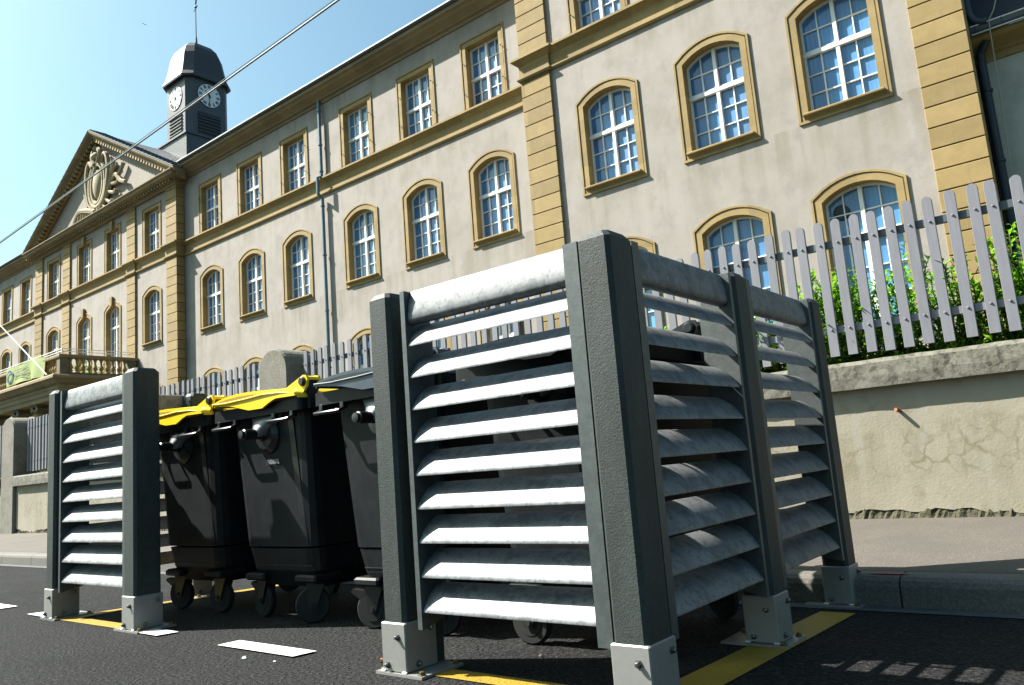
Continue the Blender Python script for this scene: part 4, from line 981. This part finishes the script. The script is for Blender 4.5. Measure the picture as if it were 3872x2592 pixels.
# ------------------------------------------------------------------ overhead cable, flagpole, banner and small things
cb = MB(); P0 = Vector((-28.463,9,9.259)); P1 = Vector((-7.786,6.5,7.256)); d = P1-P0
Q0, Q1 = P0-d*.3, P1+d*.25
cb.tube([Q0,Q1], [.024,.012], 8); c2 = MB(); off = Vector((-.0,.0,.05)); c2.tube([Q0+off,Q1+off], [.010,.008], 6)
ca = cb.build('overhead_cable', cable_m, smooth=True); tag(ca, 'twin overhead cable crossing the sky diagonally in front of the pediment and tower', 'cable')
c2.build('carrier_wire', cable_b, ca)
fp = MB(); A0 = Vector((-35.89,13.2,6.016)); A1 = Vector((-40.219,12.8,8.881)); fp.tube([A0, A0+(A1-A0)*1.4], [.03,.02], 8)
tag(fp.build('flagpole', white), 'slanting bare white pole crossing in front of the green banner', 'pole')
# banner
bn = MB(); nx, nz = 24, 8; r = random.Random(2)
def by(u, v): return PY-.06-.05*math.sin(u*9+v*2)-.04*math.sin(u*17+1)*(1-v)-.03
v = []; 
for j in range(nz+1):
    for i in range(nx+1):
        u, q = i/nx, j/nz; top_ = 6.90+.02*math.sin(u*3); bot = 6.02+.10*math.sin(u*math.pi)-.03*u
        v.append((-40.6+4.15*u, by(u,q), bot+(top_-bot)*q))
bn.add(v, [(j*(nx+1)+i,j*(nx+1)+i+1,(j+1)*(nx+1)+i+1,(j+1)*(nx+1)+i) for j in range(nz) for i in range(nx)])
ban = bn.build('banner', mat('lime_fabric',(.56,.68,.22),.7,var=[(3,(.50,.60,.20),.5,3)]), smooth=True); tag(ban, 'pale lime green banner with a blue and white ring hung on the balcony front', 'banner')
def on_banner(x, z, o=.012): u = (x+40.6)/4.15; return (x, by(u,.5)-o, z)
m = MB()
ring = []
for k in range(20):
    a = k*2*math.pi/20; ring.append([on_banner(-40.15+r_*math.cos(a), 6.47+r_*1.0*math.sin(a), .03) for r_ in (.30,.20)])
for k in range(20): q = ring[k]+ring[(k+1)%20][::-1]; m.add(q, [(0,1,2,3)])
m.build('blue_ring_emblem', mat('banner_blue',(.08,.22,.42),.7), ban)
m = MB(); r = random.Random(4)
for line, (z, h_) in enumerate(((6.66,.07),(6.56,.04),(6.42,.09),(6.3,.05))):
    x = -39.7
    while x < -38.1: wdt = r.uniform(.05,.16); a_, c_ = on_banner(x,z,.03), on_banner(x+wdt,z,.03); m.add([a_,c_,(c_[0],c_[1],c_[2]+h_),(a_[0],a_[1],a_[2]+h_)],[(0,1,2,3)]); x += wdt+.05
m.build('faded_lettering', mat('banner_text',(.30,.42,.2),.8), ban)
# red flowers behind the balusters
fl = MB(); r = random.Random(9); gl = MB()
for i in range(260):
    c_ = Vector((PX1-.75+r.uniform(-.12,.12), PY+.6+r.uniform(0,1.5), 6.15+r.uniform(-.05,.35)))
    leafy(fl if r.random() < .5 else gl, c_, Vector((r.uniform(-1,1),r.uniform(-1,1),r.uniform(-.3,1))).normalized(), Vector((0,.2,1)), .09, .08)
fo = empty('flower_box', (PX1-.75,PY+1.4,5.93), 'box of red flowers on the balcony floor, glimpsed between the right hand balusters', 'flower box')
fl.build('red_petals', mat('red_petal',(.65,.02,.03),.6), fo); gl.build('leaves', leafm, fo)
bx = MB(); bx.box(PX1-.9,PX1-.6,PY+.5,PY+2.2,5.93,6.12,.01); bx.build('trough', mat('white_trough',(.6,.6,.55),.7), fo)
# bird, leaf, stones, peg, paint spot
m = MB(); c_ = Vector((-29.5,12,17.6))*1.0
bd = MB(); bx_ = Vector((0,0,0))
def ray(xp, yp, dist): 
    f = 2955.28; d_ = rt*((xp-1936)/f)-up*((yp-1296)/f)+fw; return Vector((0,0,.72))+d_.normalized()*dist
c_ = ray(547,93,60)
bd.tube([c_+Vector((-.14,0,.02)),c_,c_+Vector((.14,0,-.02))], [.01,.045,.02], 6); bd.add([tuple(c_+Vector(p)) for p in ((.02,-.02,0),(-.02,-.25,.1),(-.1,-.42,.05),(-.05,-.02,0))],[(0,1,2,3)]); bd.add([tuple(c_+Vector(p)) for p in ((.02,.02,0),(-.02,.25,.1),(-.1,.42,.05),(-.05,.02,0))],[(0,1,2,3)])
bd.v = [tuple(c_+(Vector(p)-c_)*.4) for p in bd.v]
tag(bd.build('bird', black), 'tiny dark bird flying high in the sky left of the clock tower', 'bird')
lf = MB(); leafy(lf, Vector((-2.50,2.12,.006)), Vector((1,.3,.15)).normalized(), Vector((0,0,1)), .05, .02); tag(lf.build('fallen_leaf', mat('orange_leaf',(.55,.16,.02),.6)), 'small dry orange leaf on the asphalt left of the nearest inner post', 'leaf')
def stone_(x, y, s_, lb, m_=None):
    r = random.Random(int(x*1000)); b = MB(); b.rings([[(x+s_*q*math.cos(k*1.047)*r.uniform(.8,1.2), y+s_*q*math.sin(k*1.047)*r.uniform(.8,1.2), rz(y)+z*s_) for k in range(6)] for q, z in ((.7,0),(1,.4),(.5,.9))])
    tag(b.build('stone', m_ or kerbm), lb, 'stone')
stone_(-1.93,2.44,.011,'small grey stone lying in the sun strip under the near slatted front')
stone_(-3.12,1.93,.012,'small white paint chip on the asphalt below the single white dash', wpaint)
stone_(-2.93,1.95,.007,'tiniest white paint chip, right of the larger one below the white dash', wpaint)
pg = MB(); pg.tube([(-1.27,WY+.01,.87),(-1.285,WY-.05,.885)], .012, 8); tag(pg.build('wall_peg', mat('rust_peg',(.45,.13,.04),.7)), 'short rusty peg sticking out of the boundary wall above the cracks', 'peg')
rs = MB(); rs.rings([[( -1.06+.09*math.cos(k*.6283)*q, 3.985+.018*math.sin(k*.6283)*q, .0905+.0005*(q<1)) for k in range(10)] for q in (1,.5)]); struct(rs.build('red_paint_spot', mat('red_spray',(.75,.02,.06),.6)))
